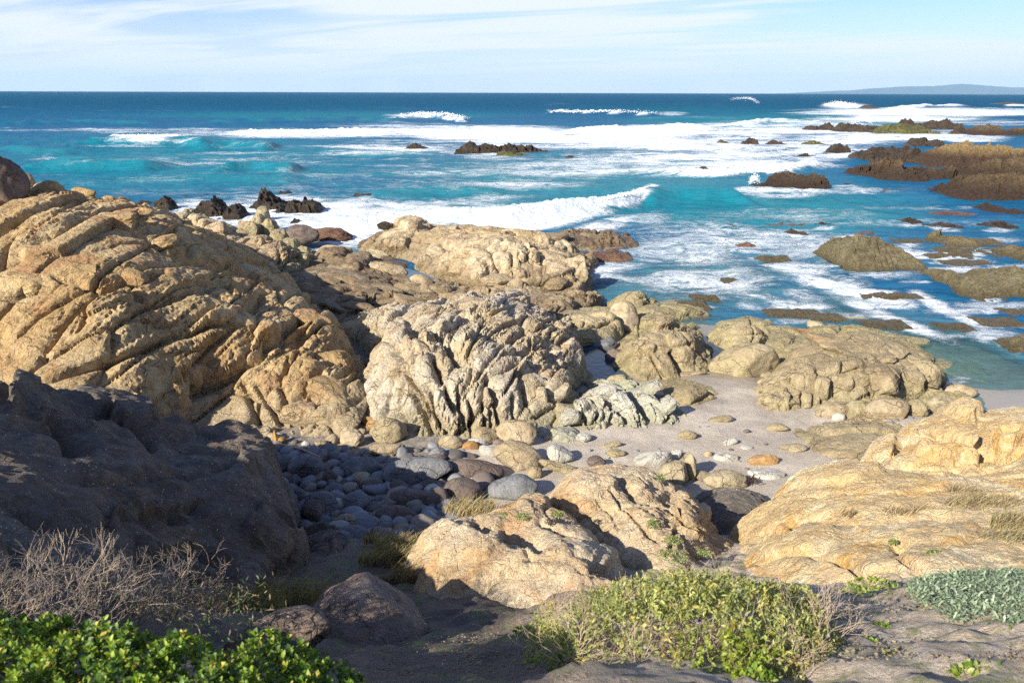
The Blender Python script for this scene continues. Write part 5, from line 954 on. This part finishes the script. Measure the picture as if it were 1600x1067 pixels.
s_ = obj('sea', V, Q, m, attrs={'foam': FO, 'teal': TN, 'shallow': SH}); tag(s_, kind='structure')
# foam tongues pouring between the left rocks: sheets of white water with thickness
MAT['foam'] = plain('white_water', (.80, .81, .82), .8, var=.06)
def lump_foam(name, pts, label, size, seed, cat, z=.1, upz=0, mat='foam', n=90):
    n *= 5; size *= .33; upz *= .8
    r_ = random.Random(seed); vs, fs = [], []; base = None; V0, F0 = ico(1)
    for i in range(n):
        u = r_.random()*(len(pts)-1); k = int(u); a = np.array(pts[k]); c_ = np.array(pts[min(k+1, len(pts)-1)]); q = a+(c_-a)*(u-k)
        s = size*r_.uniform(.25, 1)*(.35+.65*math.sin(math.pi*min(1, max(0, u/(len(pts)-1)))) )
        c0 = P1(q[0]+r_.gauss(0, 1.5), q[1]+r_.gauss(0, 1.), q[2] if len(q) > 2 else z); c0[2] += abs(r_.gauss(0, 1))*upz
        base = c0 if base is None else base; n0 = len(vs); R3 = V0*s*np.array([1.4, .9, .7])*(1+.25*np.sin(V0[:, :1]*5+i)); vs += (R3+c0).tolist(); fs += [[n0+a_ for a_ in f_] for f_ in F0.tolist()]
    o = obj(name, vs, np.array(fs), MAT[mat], base); tag(o, label, cat, kind='stuff'); return o
lump_foam('foam_crest', [(165,216,.9),(200,213,1.1),(240,213,1.1),(290,212,.9)], 'lumpy white crest of the breaking wave at left', .22, 1, 'breaking wave', upz=.1, n=240)
lump_foam('foam_crest', [(900,318,.6),(950,310,.75),(990,301,.8),(1025,296,.55)], 'lumpy white crest of the wave breaking toward the centre rocks', .13, 2, 'breaking wave', upz=.06, n=320)
lump_foam('foam_crest', [(855,174,.7),(900,175,.9),(960,174,.9),(1045,178,.6)], 'white crest of the distant breaker, upper middle', .6, 3, 'breaking wave', upz=.3, n=160)
lump_foam('foam_crest', [(622,180,.8),(660,178,1.),(700,179,1.),(733,186,.5)], 'white crest of the distant breaker, left of middle', .55, 4, 'breaking wave', upz=.3, n=120)
lump_foam('foam_crest', [(1140,156,.5),(1155,154,2.2),(1172,154,2.6),(1186,162,.8)], 'curling plume of spray on the far wave, upper right', .6, 5, 'breaking wave', upz=.7, n=200)
lump_foam('foam_crest', [(1285,165,1.),(1310,162,1.6),(1340,165,1.)], 'white burst of the far breaker at the left end of the long surf line', .8, 6, 'breaking wave', upz=.7, n=110)
lump_foam('foam_spray', [(1170,288,.2),(1178,282,.4),(1186,286,.2)], 'splash of white water on the left of the isolated brown rock', .18, 8, 'splash', upz=.3, n=90)
lump_foam('foam_spray', [(1325,194,.4),(1350,188,.8),(1362,194,.4)], 'burst of spray behind the far reef chain', .35, 9, 'splash', upz=.8, n=90)
# small pools left by the tide
def pool(pts, z, label):
    W_ = PX([p[0] for p in pts], [p[1] for p in pts], [z]*len(pts)); c0 = W_.mean(0); V_ = [c0.tolist()]+W_.tolist(); n = len(pts)
    tag(obj('tide_pool', V_, np.array([(0, i+1, (i+1) % n+1) for i in range(n)]), MAT['pool'], c0), label, 'tide pool', kind='structure')
m, t, b, o = newmat('pool_water'); MAT['pool'] = m; b.inputs['Base Color'].default_value = (.02, .05, .07, 1); b.inputs['Roughness'].default_value = .05; b.inputs['IOR'].default_value = 1.33
P = t.n('ShaderNodeNewGeometry').outputs['Position']; t.L.new(t.bump(t.noise(P, 6, 3, .5), .006), b.inputs['Normal'])
pool([(895,528),(930,540),(960,565),(985,590),(960,605),(920,590),(900,560)], .34, 'narrow dark blue tide pool beside the central outcrop')
pool([(630,418),(665,428),(700,445),(680,452),(640,440)], .47, 'bright blue tide pool behind the layered rocks')
pool([(1100,530),(1130,545),(1150,560),(1120,585),(1090,590),(1095,560)], .3, 'small shadowed pool between the two olive humps')
0 and pool([(1195,645),(1230,652),(1285,655),(1290,664),(1230,668),(1195,660)], .645, 'shallow greenish pool under the ribbed front edge')
# ------------------------------------------------------------------ far headland and the air
m, t, b, o = newmat('distant_hills'); P = t.n('ShaderNodeNewGeometry').outputs['Position']; n_ = t.noise(P, .0007, 5, .6)
t.L.new(t.mix(n_, (.022, .035, .04), (.05, .06, .06)), b.inputs['Base Color']); b.inputs['Roughness'].default_value = 1
prof = [(1225,146.6),(1260,145),(1300,142.5),(1340,141),(1380,137.5),(1420,135.5),(1460,135),(1500,131),(1540,134.5),(1580,137),(1640,138),(1720,135),(1800,139),(1950,145)]
D0 = 42000.; xs = []; zs = []
for a, b_ in prof:
    d = fw+(a-CX)/F*rt+(CY-b_)/F*up; k = D0/d[1]; xs.append(d[0]*k); zs.append(7.5+d[2]*k)
X_, U_ = np.meshgrid(np.linspace(xs[0], xs[-1], 260), np.linspace(-1, 1, 34)); X_ = X_.ravel(); U_ = U_.ravel()
Hh = np.interp(X_, xs, zs)*(1-np.abs(U_)**1.6); Y_ = D0+U_*3000; Vh = np.stack([X_, Y_, Hh], 1)
Vh[:, 2] += fbm(Vh, 900, 5, .8)*30*(1-np.abs(U_)) - 2
n_ = np.arange(len(X_)).reshape(34, 260); Q = np.stack([n_[:-1, :-1].ravel(), n_[:-1, 1:].ravel(), n_[1:, 1:].ravel(), n_[1:, :-1].ravel()], 1)
tag(obj('distant_hills', Vh, Q, m), kind='structure')
if 1:
    m = bpy.data.materials.new('haze'); m.use_nodes = True; t = NT(m.node_tree); o = t.n('ShaderNodeOutputMaterial'); v_ = t.n('ShaderNodeVolumePrincipled')
    v_.inputs['Color'].default_value = (.45, .74, 1, 1); v_.inputs['Density'].default_value = .00002; v_.inputs['Anisotropy'].default_value = 0.0; t.L.new(v_.outputs[0], o.inputs['Volume'])
    a0, a1_, b0, b1, c0, c1 = -118000, 118000, -40, 46000, -6, 900
    V_ = [(x_, y_, z_) for z_ in (c0, c1) for y_ in (b0, b1) for x_ in (a0, a1_)]
    tag(obj('haze', V_, np.array([(0, 2, 3, 1), (4, 5, 7, 6), (0, 1, 5, 4), (2, 6, 7, 3), (0, 4, 6, 2), (1, 3, 7, 5)]), m, smooth=False), kind='stuff')
# ------------------------------------------------------------------ plants
def leafmesh(name, w, mat, fold=.25, curl=.25, seg=3, pinn=0):
    """a single leaf one unit long: pointed or spatulate blade with a folded midrib and a bend"""
    V_, F_ = [], []
    for i in range(seg+1):
        u = i/seg; ww = w*math.sin(math.pi*min(1, .08+u*.9))**.8*(1+.35*(u-.5)); ww = ww if i < seg else .02
        if pinn and 0 < i < seg: ww *= 1.5 if i % 2 else .6
        z = curl*math.sin(u*2.2)*.5-.25*curl*u*u
        V_ += [(-ww, u, z+fold*ww), (0, u, z), (ww, u, z+fold*ww)]
    for i in range(seg):
        a = i*3; F_ += [(a, a+1, a+4, a+3), (a+1, a+2, a+5, a+4)]
    me = bpy.data.meshes.new(name); me.from_pydata(V_, [], F_); me.polygons.foreach_set('use_smooth', [True]*len(F_)); me.materials.append(mat); return me
def place_leaves(root, L_, meshes, single, name='leaf', mass='foliage'):
    """L_: (pos, direction, up, length, mesh no). The ones that show largest are leaves of their own, the rest one part"""
    out = []; Rl = np.array(root.location)
    def mat_(p, d, u, s):
        d = Vector(d).normalized(); u = Vector(u); x_ = d.cross(u); x_ = x_.normalized() if x_.length > 1e-4 else d.orthogonal().normalized(); z_ = x_.cross(d)
        return Matrix(((x_[0]*s, d[0]*s, z_[0]*s, p[0]-Rl[0]), (x_[1]*s, d[1]*s, z_[1]*s, p[1]-Rl[1]), (x_[2]*s, d[2]*s, z_[2]*s, p[2]-Rl[2]), (0, 0, 0, 1)))
    L_ = sorted(L_, key=lambda l: -l[3]/np.linalg.norm(np.array(l[0])-CAM)*(1+l[2][2]*.3)*(1.6 if l[5] else 1))
    for l in L_[:single]:
        o = bpy.data.objects.new(name, meshes[l[4]]); COL.objects.link(o); o.parent = root; o.matrix_local = mat_(*l[:4])
    byk = {}
    for l in L_[single:]: byk.setdefault(l[4], []).append(l)
    VV, FF, MI = [], [], []; mats = []; n0 = 0
    for k, ls in byk.items():
        me = meshes[k]; v = np.array([q.co[:]+(1,) for q in me.vertices]); f = np.array([list(p.vertices) for p in me.polygons])
        T = np.array([np.array(mat_(*l[:4])) for l in ls]); W_ = np.einsum('nij,vj->nvi', T, v)[:, :, :3].reshape(-1, 3)
        VV.append(W_); FF.append((f[None]+(np.arange(len(ls))*len(v))[:, None, None]).reshape(-1, 4)+n0); n0 += len(W_)
        mt_ = me.materials[0]
        if mt_ not in mats: mats.append(mt_)
        MI += [mats.index(mt_)]*(len(f)*len(ls))
    if VV:
        o = obj(mass, np.concatenate(VV), np.concatenate(FF), mats[0], parent=root); 
        for q in mats[1:]: o.data.materials.append(q)
        o.data.polygons.foreach_set('material_index', MI); o['kind'] = 'stuff'
def twig(root, segs, mat, name, stuff=False):
    vs, fs = [], []
    for pts, rr in segs:
        V_, F_ = tube(pts, rr, 4); n0 = len(vs); vs += V_; fs += [tuple(n0+q for q in f_) for f_ in F_]
    o = obj(name, np.array(vs)-np.array(root.location)[None], np.array(fs), mat, parent=root)
    if stuff: o['kind'] = 'stuff'
    return o
for nm, cc, tr in [('leafa', (.13, .23, .025), .45), ('leafb', (.27, .34, .035), .45), ('leafc', (.06, .12, .025), .4), ('leafd', (.34, .42, .05), .45), ('seaa', (.30, .33, .11), .35), ('seab', (.42, .41, .13), .35), ('seac', (.14, .19, .065), .3), ('yel', (.50, .38, .08), .35), ('grey', (.24, .31, .19), .25), ('greyb', (.31, .38, .25), .25), ('greyc', (.16, .22, .13), .25), ('straw', (.40, .30, .17), .3), ('strawg', (.33, .29, .14), .3), ('dim', (.20, .155, .09), .3)]:
    MAT[nm] = plain(nm+'_leaf', cc, .5, tr, var=.25, sc=9)
MAT['twig'] = plain('dry_twig', (.40, .31, .22), .8); MAT['twigp'] = plain('grey_purple_twig', (.20, .165, .135), .8); MAT['stem'] = plain('green_stem', (.18, .20, .06), .7); MAT['flower'] = plain('lilac_petal', (.5, .42, .6), .6, .3)
g_ = lambda x_, y_: float(GROUND(x_, y_)[0])
rv = lambda s: np.array([rng.gauss(0, s), rng.gauss(0, s), rng.gauss(0, s)])
# bright leafy shrub, lower left: mounded carpet of shoots
base = P1(250, 1010, 5.3); root = empty('leafy_shrub', base); tag(root, 'bright green broad-leaved shrub filling the lower left corner', 'shrub')
LM = [leafmesh('leaf', .30, MAT['leafa']), leafmesh('leaf', .27, MAT['leafb'], .35, .35), leafmesh('leaf', .32, MAT['leafc'], .2, .3), leafmesh('leaf', .24, MAT['leafd'], .4, .15), leafmesh('leaf', .3, MAT['yel'], .4, .6)]
top = RBF(PX(*np.array([(-80,950,5.62),(0,957,5.6),(60,958,5.6),(120,972,5.58),(190,970,5.6),(240,985,5.58),(300,985,5.6),(350,1005,5.52),(400,985,5.56),(450,985,5.55),(500,1015,5.5),(540,1030,5.46),(585,1070,5.42),(300,1030,5.62),(100,1040,5.66),(0,1090,5.7),(300,1100,5.66),(500,1090,5.5),(640,1130,5.4),(200,1200,5.6),(480,1200,5.5)], float).T), .12)
edge = PX(*np.array([(-120,948),(0,957),(60,958),(120,972),(190,970),(240,988),(300,988),(350,1008),(400,984),(450,988),(540,1003),(610,1030),(680,1072),(700,1230),(-200,1230),(-260,1000)], float).T-np.array([[0], [9.]]), np.full(16, 5.56))[:, :2]
L_ = []; stems = []
x0, y0 = edge.min(0); x1, y1 = edge.max(0)
for i in range(3000):
    a, b = rng.uniform(x0, x1), rng.uniform(y0, y1)
    s_ = polysd(np.array([a]), np.array([b]), edge)[0]
    if s_ < 0 or b < 1.15: continue
    h = float(top(a, b)[0]); bump_ = .05*mn.noise((a*5, b*5, 1))+.035*mn.noise((a*13, b*13, 1)); zt = h+bump_-.02-rng.random()**2*.10-.06*math.exp(-s_/.05)+.03
    tip = np.array([a, b, zt]); ax = np.array([rng.gauss(0, .3), rng.gauss(-.1, .3), 1.]); ax /= np.linalg.norm(ax)
    nl = rng.randint(6, 9); ph = rng.random()*6.28; sz = rng.uniform(.022, .042)
    for k in range(nl):
        th_ = ph+k*2.4; el = .25+.9*k/nl; side = Vector(ax).orthogonal().normalized(); side = Matrix.Rotation(th_, 3, Vector(ax))@side
        d = np.array(side)*math.cos(el)+ax*math.sin(el); p = tip-ax*(.045*(1-k/nl)); u = ax*math.cos(el)-np.array(side)*math.sin(el)
        L_.append((p, d, u, sz*rng.uniform(.75, 1.15)*(1-.3*k/nl), rng.choice([0, 0, 0, 1, 1, 2, 2, 2, 3, 3, 4 if rng.random() < .3 else 2]), 1 if bump_ > 0 else 0))
    if i % 5 == 0: stems.append(([tip-ax*.01, tip-ax*.12+rv(.01), tip-ax*.3+rv(.03)], [.002, .003, .004]))
place_leaves(root, L_, LM, 300); twig(root, stems, MAT['stem'], 'stems', True)
# dry twiggy shrub, left edge
def branchy(root, starts, mat, depth=4, length=.22, spread=.55, upb=.25, r0=.006, single=60, mats=None, name='branch'):
    rest = []; cnt = 0
    def grow(p, d, l, r, k, acc):
        pts = [p]; q = p.copy(); dd = d.copy()
        for s in range(3): dd = dd+rv(.16)+np.array([0, 0, upb*.12]); dd /= np.linalg.norm(dd); q = q+dd*l/3; pts.append(q.copy())
        acc.append((pts, [r, r*.88, r*.76, r*.62]))
        if k > 0:
            for j in range(rng.choice([2, 2, 3])):
                e = dd+rv(spread*.6)+np.array([0, 0, upb]); e /= np.linalg.norm(e); grow(pts[rng.choice([2, 3, 3])].copy(), e, l*rng.uniform(.6, .92), r*.66, k-1, acc)
    for i, (p, d) in enumerate(starts):
        acc = []; grow(np.array(p, float), np.array(d, float)/np.linalg.norm(d), length*rng.uniform(.8, 1.2), r0, depth, acc)
        if i < single: twig(root, acc, (mats or [mat])[i % len(mats or [mat])], name)
        else: rest += acc
    if rest: twig(root, rest, mat, 'twigs', True)
base = P1(90, 960, 4.6); root = empty('dry_shrub', base); tag(root, 'leafless dry twiggy shrub with pale branch tips at the left edge', 'shrub')
st_ = []
for i in range(170):
    x_ = rng.uniform(-60, 350); y_ = rng.uniform(900, 985); z_ = 4.75 if x_ < 170 else (4.35 if x_ < 250 else 4.1)
    p = P1(x_, y_, z_-.12); d = np.array([rng.gauss(.35, .5), rng.gauss(-.15, .4), rng.uniform(.3, .9)]); st_.append((p, d))
for x_, y_, dx, dz in [(25,930,-.05,1.),(60,940,.2,.8),(180,945,.6,.8),(230,945,.9,.6)]: st_.insert(0, (P1(x_, y_, 4.4), (dx, .05, dz)))
branchy(root, st_, MAT['twigp'], 3, .125, .6, .05, .0036, 60, [MAT['twig'], MAT['twigp']])
LMd = [leafmesh('leaf', .12, MAT['dim']), leafmesh('leaf', .14, MAT['leafc'])]
L_ = [(P1(rng.uniform(-20, 420), rng.gauss(945, 26), 4.35)+rv(.04), rv(1)+np.array([0, 0, .6]), rv(1), rng.uniform(.025, .05), rng.choice([0, 0, 0, 1]), 0) for i in range(900)]
place_leaves(root, L_, LMd, 0)
# flowering shrub centre
base = P1(1050, 1000, 4.4); root = empty('flowering_shrub', base); tag(root, 'sprawling yellow-green shrub with tiny lilac flowers and bare lower twigs, bottom centre', 'shrub')
LM = [leafmesh('leaf', .15, MAT['seaa']), leafmesh('leaf', .17, MAT['seab'], .3, .4), leafmesh('leaf', .14, MAT['seac']), leafmesh('leaf', .2, MAT['yel'], .3, .5), leafmesh('leaf', .30, MAT['leafb'])]
TOPB = [(808,985,4.1),(825,955,4.15),(840,925,4.2),(880,908,4.3),(930,898,4.4),(1000,880,4.5),(1060,872,4.55),(1130,878,4.6),(1200,888,4.62),(1250,890,4.6),(1290,915,4.6),(1310,945,4.55),(1325,975,4.5),(1345,990,4.5)]
topb = RBF(np.concatenate([PX(*np.array(TOPB, float).T), PX(*np.array([(900,960,4.75),(1000,940,4.85),(1100,930,4.9),(1200,935,4.9),(1270,960,4.8),(1000,1000,4.9),(1120,1000,5.0),(1220,1000,4.95),(850,990,4.5),(930,1030,4.75),(1100,1060,5.0),(1230,1050,5.0)], float).T)]), .1)
edb = np.concatenate([PX(*np.array(TOPB, float).T)[:, :2], PX(*np.array([(1330,1010,4.8),(1260,1060,4.95),(1220,1110,5.1),(1020,1110,5.1),(960,1060,4.95),(880,1025,4.7),(815,1010,4.3)], float).T)[:, :2]])
x0, y0 = edb.min(0); x1, y1 = edb.max(0); L_ = []; n_in = 0
while n_in < 5200:
    a, b = rng.uniform(x0, x1), rng.uniform(y0, y1); s_ = polysd(np.array([a]), np.array([b]), edb)[0]
    if s_ < 0: continue
    n_in += 1; h = float(topb(a, b)[0]); cl_ = mn.noise((a*4.2, b*4.2, 5)); cl2 = mn.noise((a*11, b*11, 5)); zt = h+.05*cl_+.035*cl2-.01-rng.random()**1.8*.2-.12*math.exp(-s_/.08)
    if cl_+cl2*.7 < -.3 and rng.random() < .75: continue
    pxx, pyy, _ = TOPX(np.array([[a, b, zt]])); tip = np.array([a, b, zt]); ax = np.array([rng.gauss(.1, .5), rng.gauss(-.1, .5), 1.]); ax /= np.linalg.norm(ax)
    low_ = pyy[0] > 960 and 900 < pxx[0] < 1130
    if low_ and rng.random() < .55: continue
    br_ = pyy[0] > 985 and 1060 < pxx[0] < 1215
    for k in range(rng.randint(5, 9)):
        d = ax*rng.uniform(.1, 1)+rv(.6); p = tip-ax*rng.uniform(0, .06)
        kind = 4 if br_ and rng.random() < .7 else rng.choice([0, 0, 0, 1, 1, 2, 3 if mn.noise((a*6, b*6, 9)) > .1 else 0])
        L_.append((p, d, ax+rv(.3), rng.uniform(.018, .038)*(.9 if kind == 4 else 1), kind, 1 if rng.random() < .5 else 0))
place_leaves(root, L_, LM, 300)
st_ = []
for i in range(190):
    x_ = rng.uniform(850, 1300); y_ = rng.uniform(945, 1065); p = P1(x_, y_, g_(*P1(x_, y_, 4.6)[:2])+.03); st_.append((p, (rng.gauss(0, .8), rng.gauss(-.1, .6), rng.uniform(.1, .9))))
branchy(root, st_, MAT['twig'], 3, .12, .6, .1, .0030, 60, [MAT['twig'], MAT['straw']])
for i in range(26):
    a, b = rng.uniform(x0, x1), rng.uniform(y0, y1)
    if polysd(np.array([a]), np.array([b]), edb)[0] < .05: continue
    c0 = np.array([a, b, float(topb(a, b)[0])+.05*mn.noise((a*4.2, b*4.2, 5))+.035]); vs, fs = [], []
    for k in range(4):
        th_ = k*1.57; d = np.array([math.cos(th_), math.sin(th_), .3]); e = np.array([-d[1], d[0], 0]); n0 = len(vs); vs += [c0, c0+d*.006+e*.004, c0+d*.011, c0+d*.006-e*.004]; fs.append((n0, n0+1, n0+2, n0+3))
    obj('flower', np.array(vs)-np.array(root.location)[None], np.array(fs), MAT['flower'], parent=root)
# grey-green mat on the right
base = P1(1520, 940, 4.3); root = empty('creeping_plant', base); tag(root, 'dense mat of grey-green feathery leaves spreading over the ground at right', 'ground plant')
LM = [leafmesh('leaf', .13, MAT['grey'], .3, .5, 4, 1), leafmesh('leaf', .11, MAT['greyb'], .35, .6, 4, 1), leafmesh('leaf', .12, MAT['greyc'], .3, .4, 4, 1)]
edc = [(1420,905),(1450,896),(1520,890),(1600,890),(1720,896),(1740,1010),(1600,985),(1570,990),(1550,962),(1520,972),(1490,978),(1460,955),(1435,940),(1418,925)]
ed = PX(*np.array([(a, b, 4.2) for a, b in edc], float).T)
for q in range(3):
    for i in range(len(ed)): ed[i] = P1(*edc[i], g_(ed[i][0], ed[i][1])+.06)
ed = ed[:, :2]; x0, y0 = ed.min(0); x1, y1 = ed.max(0); L_ = []; n_in = 0
while n_in < 6500:
    a, b = rng.uniform(x0, x1), rng.uniform(y0, y1); s_ = polysd(np.array([a]), np.array([b]), ed)[0]
    if s_ < 0: continue
    n_in += 1; zt = g_(a, b)+.03+.045*min(1, s_/.15)*(1+.6*mn.noise((a*4, b*4, 2)))+rng.random()*.045
    d = np.array([rng.gauss(-.2, .6), rng.gauss(-.6, .5), rng.uniform(.1, .6)]); L_.append((np.array([a, b, zt]), d, np.array([0, 0, 1.])+rv(.25), rng.uniform(.03, .058), rng.choice([0, 0, 1, 1, 2]), 1 if rng.random() < .5 else 0))
place_leaves(root, L_, LM, 300)
# grass tufts and little plants
def tuft(px_, py_, z, w, h, n, label, mats, group=None, name='grass_tuft', cat='grass tuft', lean=.3, wid=.0028, d_=.5, kind=None):
    s = np.linalg.norm(P1(px_, py_, z)-CAM)/F; c0 = P1(px_, py_, z); vs, fs = [], []; mi = []
    for i in range(n):
        r = math.sqrt(rng.random()); th_ = rng.random()*6.283; p = c0+np.array([r*math.cos(th_)*w/2*s, r*math.sin(th_)*w/2*s*d_, 0]); p[2] += rng.uniform(-.02, .02)
        hh = h*s*rng.uniform(.5, 1.15); a = rng.random()*6.283; ln = np.array([math.cos(a), math.sin(a), 0])*lean*hh*rng.uniform(.3, 1.3)*1.6+np.array([.3*hh, -.05*hh, 0]); e = np.array([-math.sin(a+1), math.cos(a+1), 0])*wid*rng.uniform(.6, 1.3)*max(1, s*180)
        n0 = len(vs); vs += [p-e, p+e, p+ln*.35+np.array([0, 0, hh*.6])+e*.8, p+ln*.35+np.array([0, 0, hh*.6])-e*.8, p+ln+np.array([0, 0, hh])+e*.15, p+ln+np.array([0, 0, hh])-e*.15]; fs += [(n0, n0+1, n0+2, n0+3), (n0+3, n0+2, n0+4, n0+5)]; mi += [i % len(mats)]*2
    o = obj(name, vs, np.array(fs), MAT[mats[0]], c0)
    for q in mats[1:]: o.data.materials.append(MAT[q])
    o.data.polygons.foreach_set('material_index', mi); tag(o, label, cat, group, kind); return o
def gz(px_, py_, z=2.5):
    for _ in range(4): c_ = P1(px_, py_, z); z = g_(c_[0], c_[1])
    return z
tuft(735,800,2.35,80,24,520,'dry straw-coloured grass tuft at the upper left of the granite mass',['straw','strawg'])
tuft(790,800,2.4,30,18,60,'small dry grass fringe on the granite mass beside the large tuft',['straw'])
tuft(620,858,gz(620,858)+.02,74,24,620,'yellow-green grass tuft in the gully left of the granite mass',['strawg','straw'])
tuft(590,880,gz(590,880),60,24,420,'dim olive grass tuft in the shaded gully, nearest the granite hump',['strawg','dim'])
tuft(640,880,gz(640,880),50,30,420,'dim grass clump pressed against the granite mass foot',['strawg','dim'])
tuft(580,848,gz(580,848),24,22,120,'bright little grass tuft standing alone in the gully',['strawg','straw'])
tuft(640,905,gz(640,905),60,26,420,'dark dry grass clump beneath the granite overhang',['dim','straw'])
tuft(600,915,gz(600,900),40,18,200,'dark grass behind the steep shaded hump',['dim'])
tuft(460,950,gz(460,950),120,44,800,'dark soft grass clump at the foot of the shaded bluff',['dim','strawg'],wid=.003)
tuft(380,960,gz(380,960),120,40,700,'dark grass clump left of the bluff foot, behind the leafy shrub',['dim','strawg'],wid=.003)
tuft(300,970,gz(300,960),120,40,500,'dark grass clump beside the dry twiggy shrub',['dim','strawg'],wid=.003)
tuft(1535,800,3.1,100,20,1500,'large brown dry grass patch on the golden granite near the right edge',['straw','strawg','dim'])
tuft(1595,825,3.45,80,20,1100,'brown dry grass patch at the right edge',['straw','strawg','dim'])
tuft(1500,780,2.95,40,22,320,'small brown dry grass tuft left of the large patch on the granite',['straw','dim'])
tuft(1580,845,3.6,90,12,500,'low grey-brown grass at the lower side of the right-edge patch',['dim','strawg'])
for x_, y_, w_ in [(1320,803,26),(1392,800,24),(1418,803,24),(1448,800,24)]: tuft(x_, y_, 2.98 if x_ < 1350 else 3.08, w_, 11, 60, {1320: 'leftmost', 1392: 'second', 1418: 'third', 1448: 'rightmost'}[x_]+' of the tiny dry brown tufts in the ledge of the golden granite', ['dim','straw'], 'tiny dry tufts on the granite ledge')
LMt = [leafmesh('leaf', .3, MAT['seac']), leafmesh('leaf', .3, MAT['seaa'])]
def cushion(px_, py_, z, w, h, n, label, sz=.02, ms=None, up_=.04, group=None, name='cushion_plant', cat='small plant'):
    s = np.linalg.norm(P1(px_, py_, z)-CAM)/F; c0 = P1(px_, py_, z); root = empty(name, c0); tag(root, label, cat, group); L_ = []
    for i in range(n):
        r = math.sqrt(rng.random()); th_ = rng.random()*6.283; p = c0+np.array([r*math.cos(th_)*w/2*s, r*math.sin(th_)*h*s, (1-r*r)*up_*rng.random()])
        L_.append((p, rv(.8)+np.array([0, 0, .6]), np.array([0, 0, 1.])+rv(.4), sz*rng.uniform(.7, 1.3), rng.randrange(len(ms or LMt)), 0))
    place_leaves(root, L_, ms or LMt, 0)
for x_, y_, z_, w_, h_, l_ in [(817,808,2.98,28,9,'small green cushion plant near the hollow on the granite mass'),(872,804,2.72,20,8,'little green cushion plant left of the dark furrow'),(788,805,2.95,10,5,'tiny green sprig on the granite mass'),(1032,747,2.25,16,12,'tiny dark green plant at the top of the cracked granite slope'),(1071,801,2.42,18,12,'small olive plant in the crack of the golden slope'),(1020,820,2.6,20,14,'small grey-green plant in the long crack'),(1052,845,2.65,28,12,'rounded olive cushion plant low on the cracked slope'),(1050,870,2.8,46,20,'widest olive cushion plant above the flowering shrub'),(1460,866,3.72,26,7,'small green moss patch at right on the golden granite'),(1395,848,3.5,12,4,'tiny moss dot on the golden granite'),(1100,865,2.6,22,12,'small pale green plant by the crack end')]:
    cushion(x_, y_, z_, w_, h_, int(w_*9), l_)
# greens on the path soil
LMg = [leafmesh('leaf', .3, MAT['leafa']), leafmesh('leaf', .3, MAT['leafb']), leafmesh('leaf', .28, MAT['seaa'])]
for x_, y_, w_, n_, l_ in [(1365,915,70,150,'low green weed beside the pale stone below the golden granite'),(1335,925,40,90,'dark little weed in the shade of the flowering shrub'),(1390,1030,26,60,'young green seedling on the soil, centre right'),(1355,1010,36,80,'leafy sprig at the right foot of the flowering shrub'),(1375,985,30,60,'leafy shoot reaching right from the flowering shrub'),(1430,1030,30,60,'small green seedling with its own shadow on the soil'),(1540,990,40,70,'little weed below the grey-green mat'),(1580,998,30,60,'yellow-green weed at the right edge under the mat'),(1530,1055,80,170,'green weed at the bottom right corner'),(880,1035,110,150,'dim green sprigs in the shade left of the flowering shrub'),(820,990,40,90,'pale leafy sprig at the left tip of the flowering shrub'),(1180,1062,60,260,'bright round-leaved weed under the flowering shrub')]:
    cushion(x_, y_, gz(x_, y_, 4.4)+.01, w_, w_*.22, n_, l_, .03, LMg, .06)
# stones on the path soil
for x_, y_, w_, h_, l_, m_ in [(1352,934,20,12,'pale stone half buried near the golden granite foot','granite'),(1555,1030,30,16,'pinkish stone on the soil near the bottom right corner','granite'),(1430,955,26,8,'flat tan stone in the soil by the mat','granite'),(1590,968,24,14,'orange stone under the edge of the mat','granite'),(1508,1015,10,7,'small pale pebble on the soil','granite'),(700,1022,34,18,'dark stone on the shaded soil slope','shade'),(830,965,36,26,'shaded grey rock lip left of the flowering shrub','shade'),(640,1030,50,26,'dark stone low beside the shaded hump','shade')]:
    B(x_, y_, w_, h_, l_, mt[m_], n=3)
MARKS = [(1352,934,'half-buried pale stone'),(1555,1030,'pinkish stone'),(1540,990,'weed under the grey-green mat'),(1430,1030,'green seedling'),(700,1022,'dark stone'),(640,1030,'shaded hump')]
cobbles([(1250,1000),(1600,960),(1600,1067),(1200,1067)],10,(.01,.02),'pebble on the soil','pebbles on the path soil',17)
cobbles([(600,960),(820,970),(860,1060),(600,1067)],8,(.012,.028),'pebble on the soil','pebbles on the shaded slope',18)
# gravel too fine to count
vs, fs = [], []; V0, F0 = ico(1)
for i in range(1500):
    x_, y_ = (rng.uniform(1180, 1640), rng.uniform(925, 1075)) if i % 3 else (rng.uniform(590, 860), rng.uniform(940, 1067))
    z_ = 4.4
    for _ in range(3): c0 = P1(x_, y_, z_); z_ = g_(c0[0], c0[1])
    s = rng.uniform(.003, .009)*rng.choice([1, 1, 1, 1.6]); n0 = len(vs); vs += (V0*np.array([s, s*rng.uniform(.6, 1), s*.6])*(1+.3*np.sin(V0[:, :1]*4+i))+np.array([c0[0], c0[1], z_+.02])).tolist(); fs += [[n0+q for q in f_] for f_ in F0.tolist()]
o = obj('gravel', vs, np.array(fs), MAT['bld']); tag(o, 'fine gravel strewn over the soil of the path edge', 'gravel', kind='stuff')
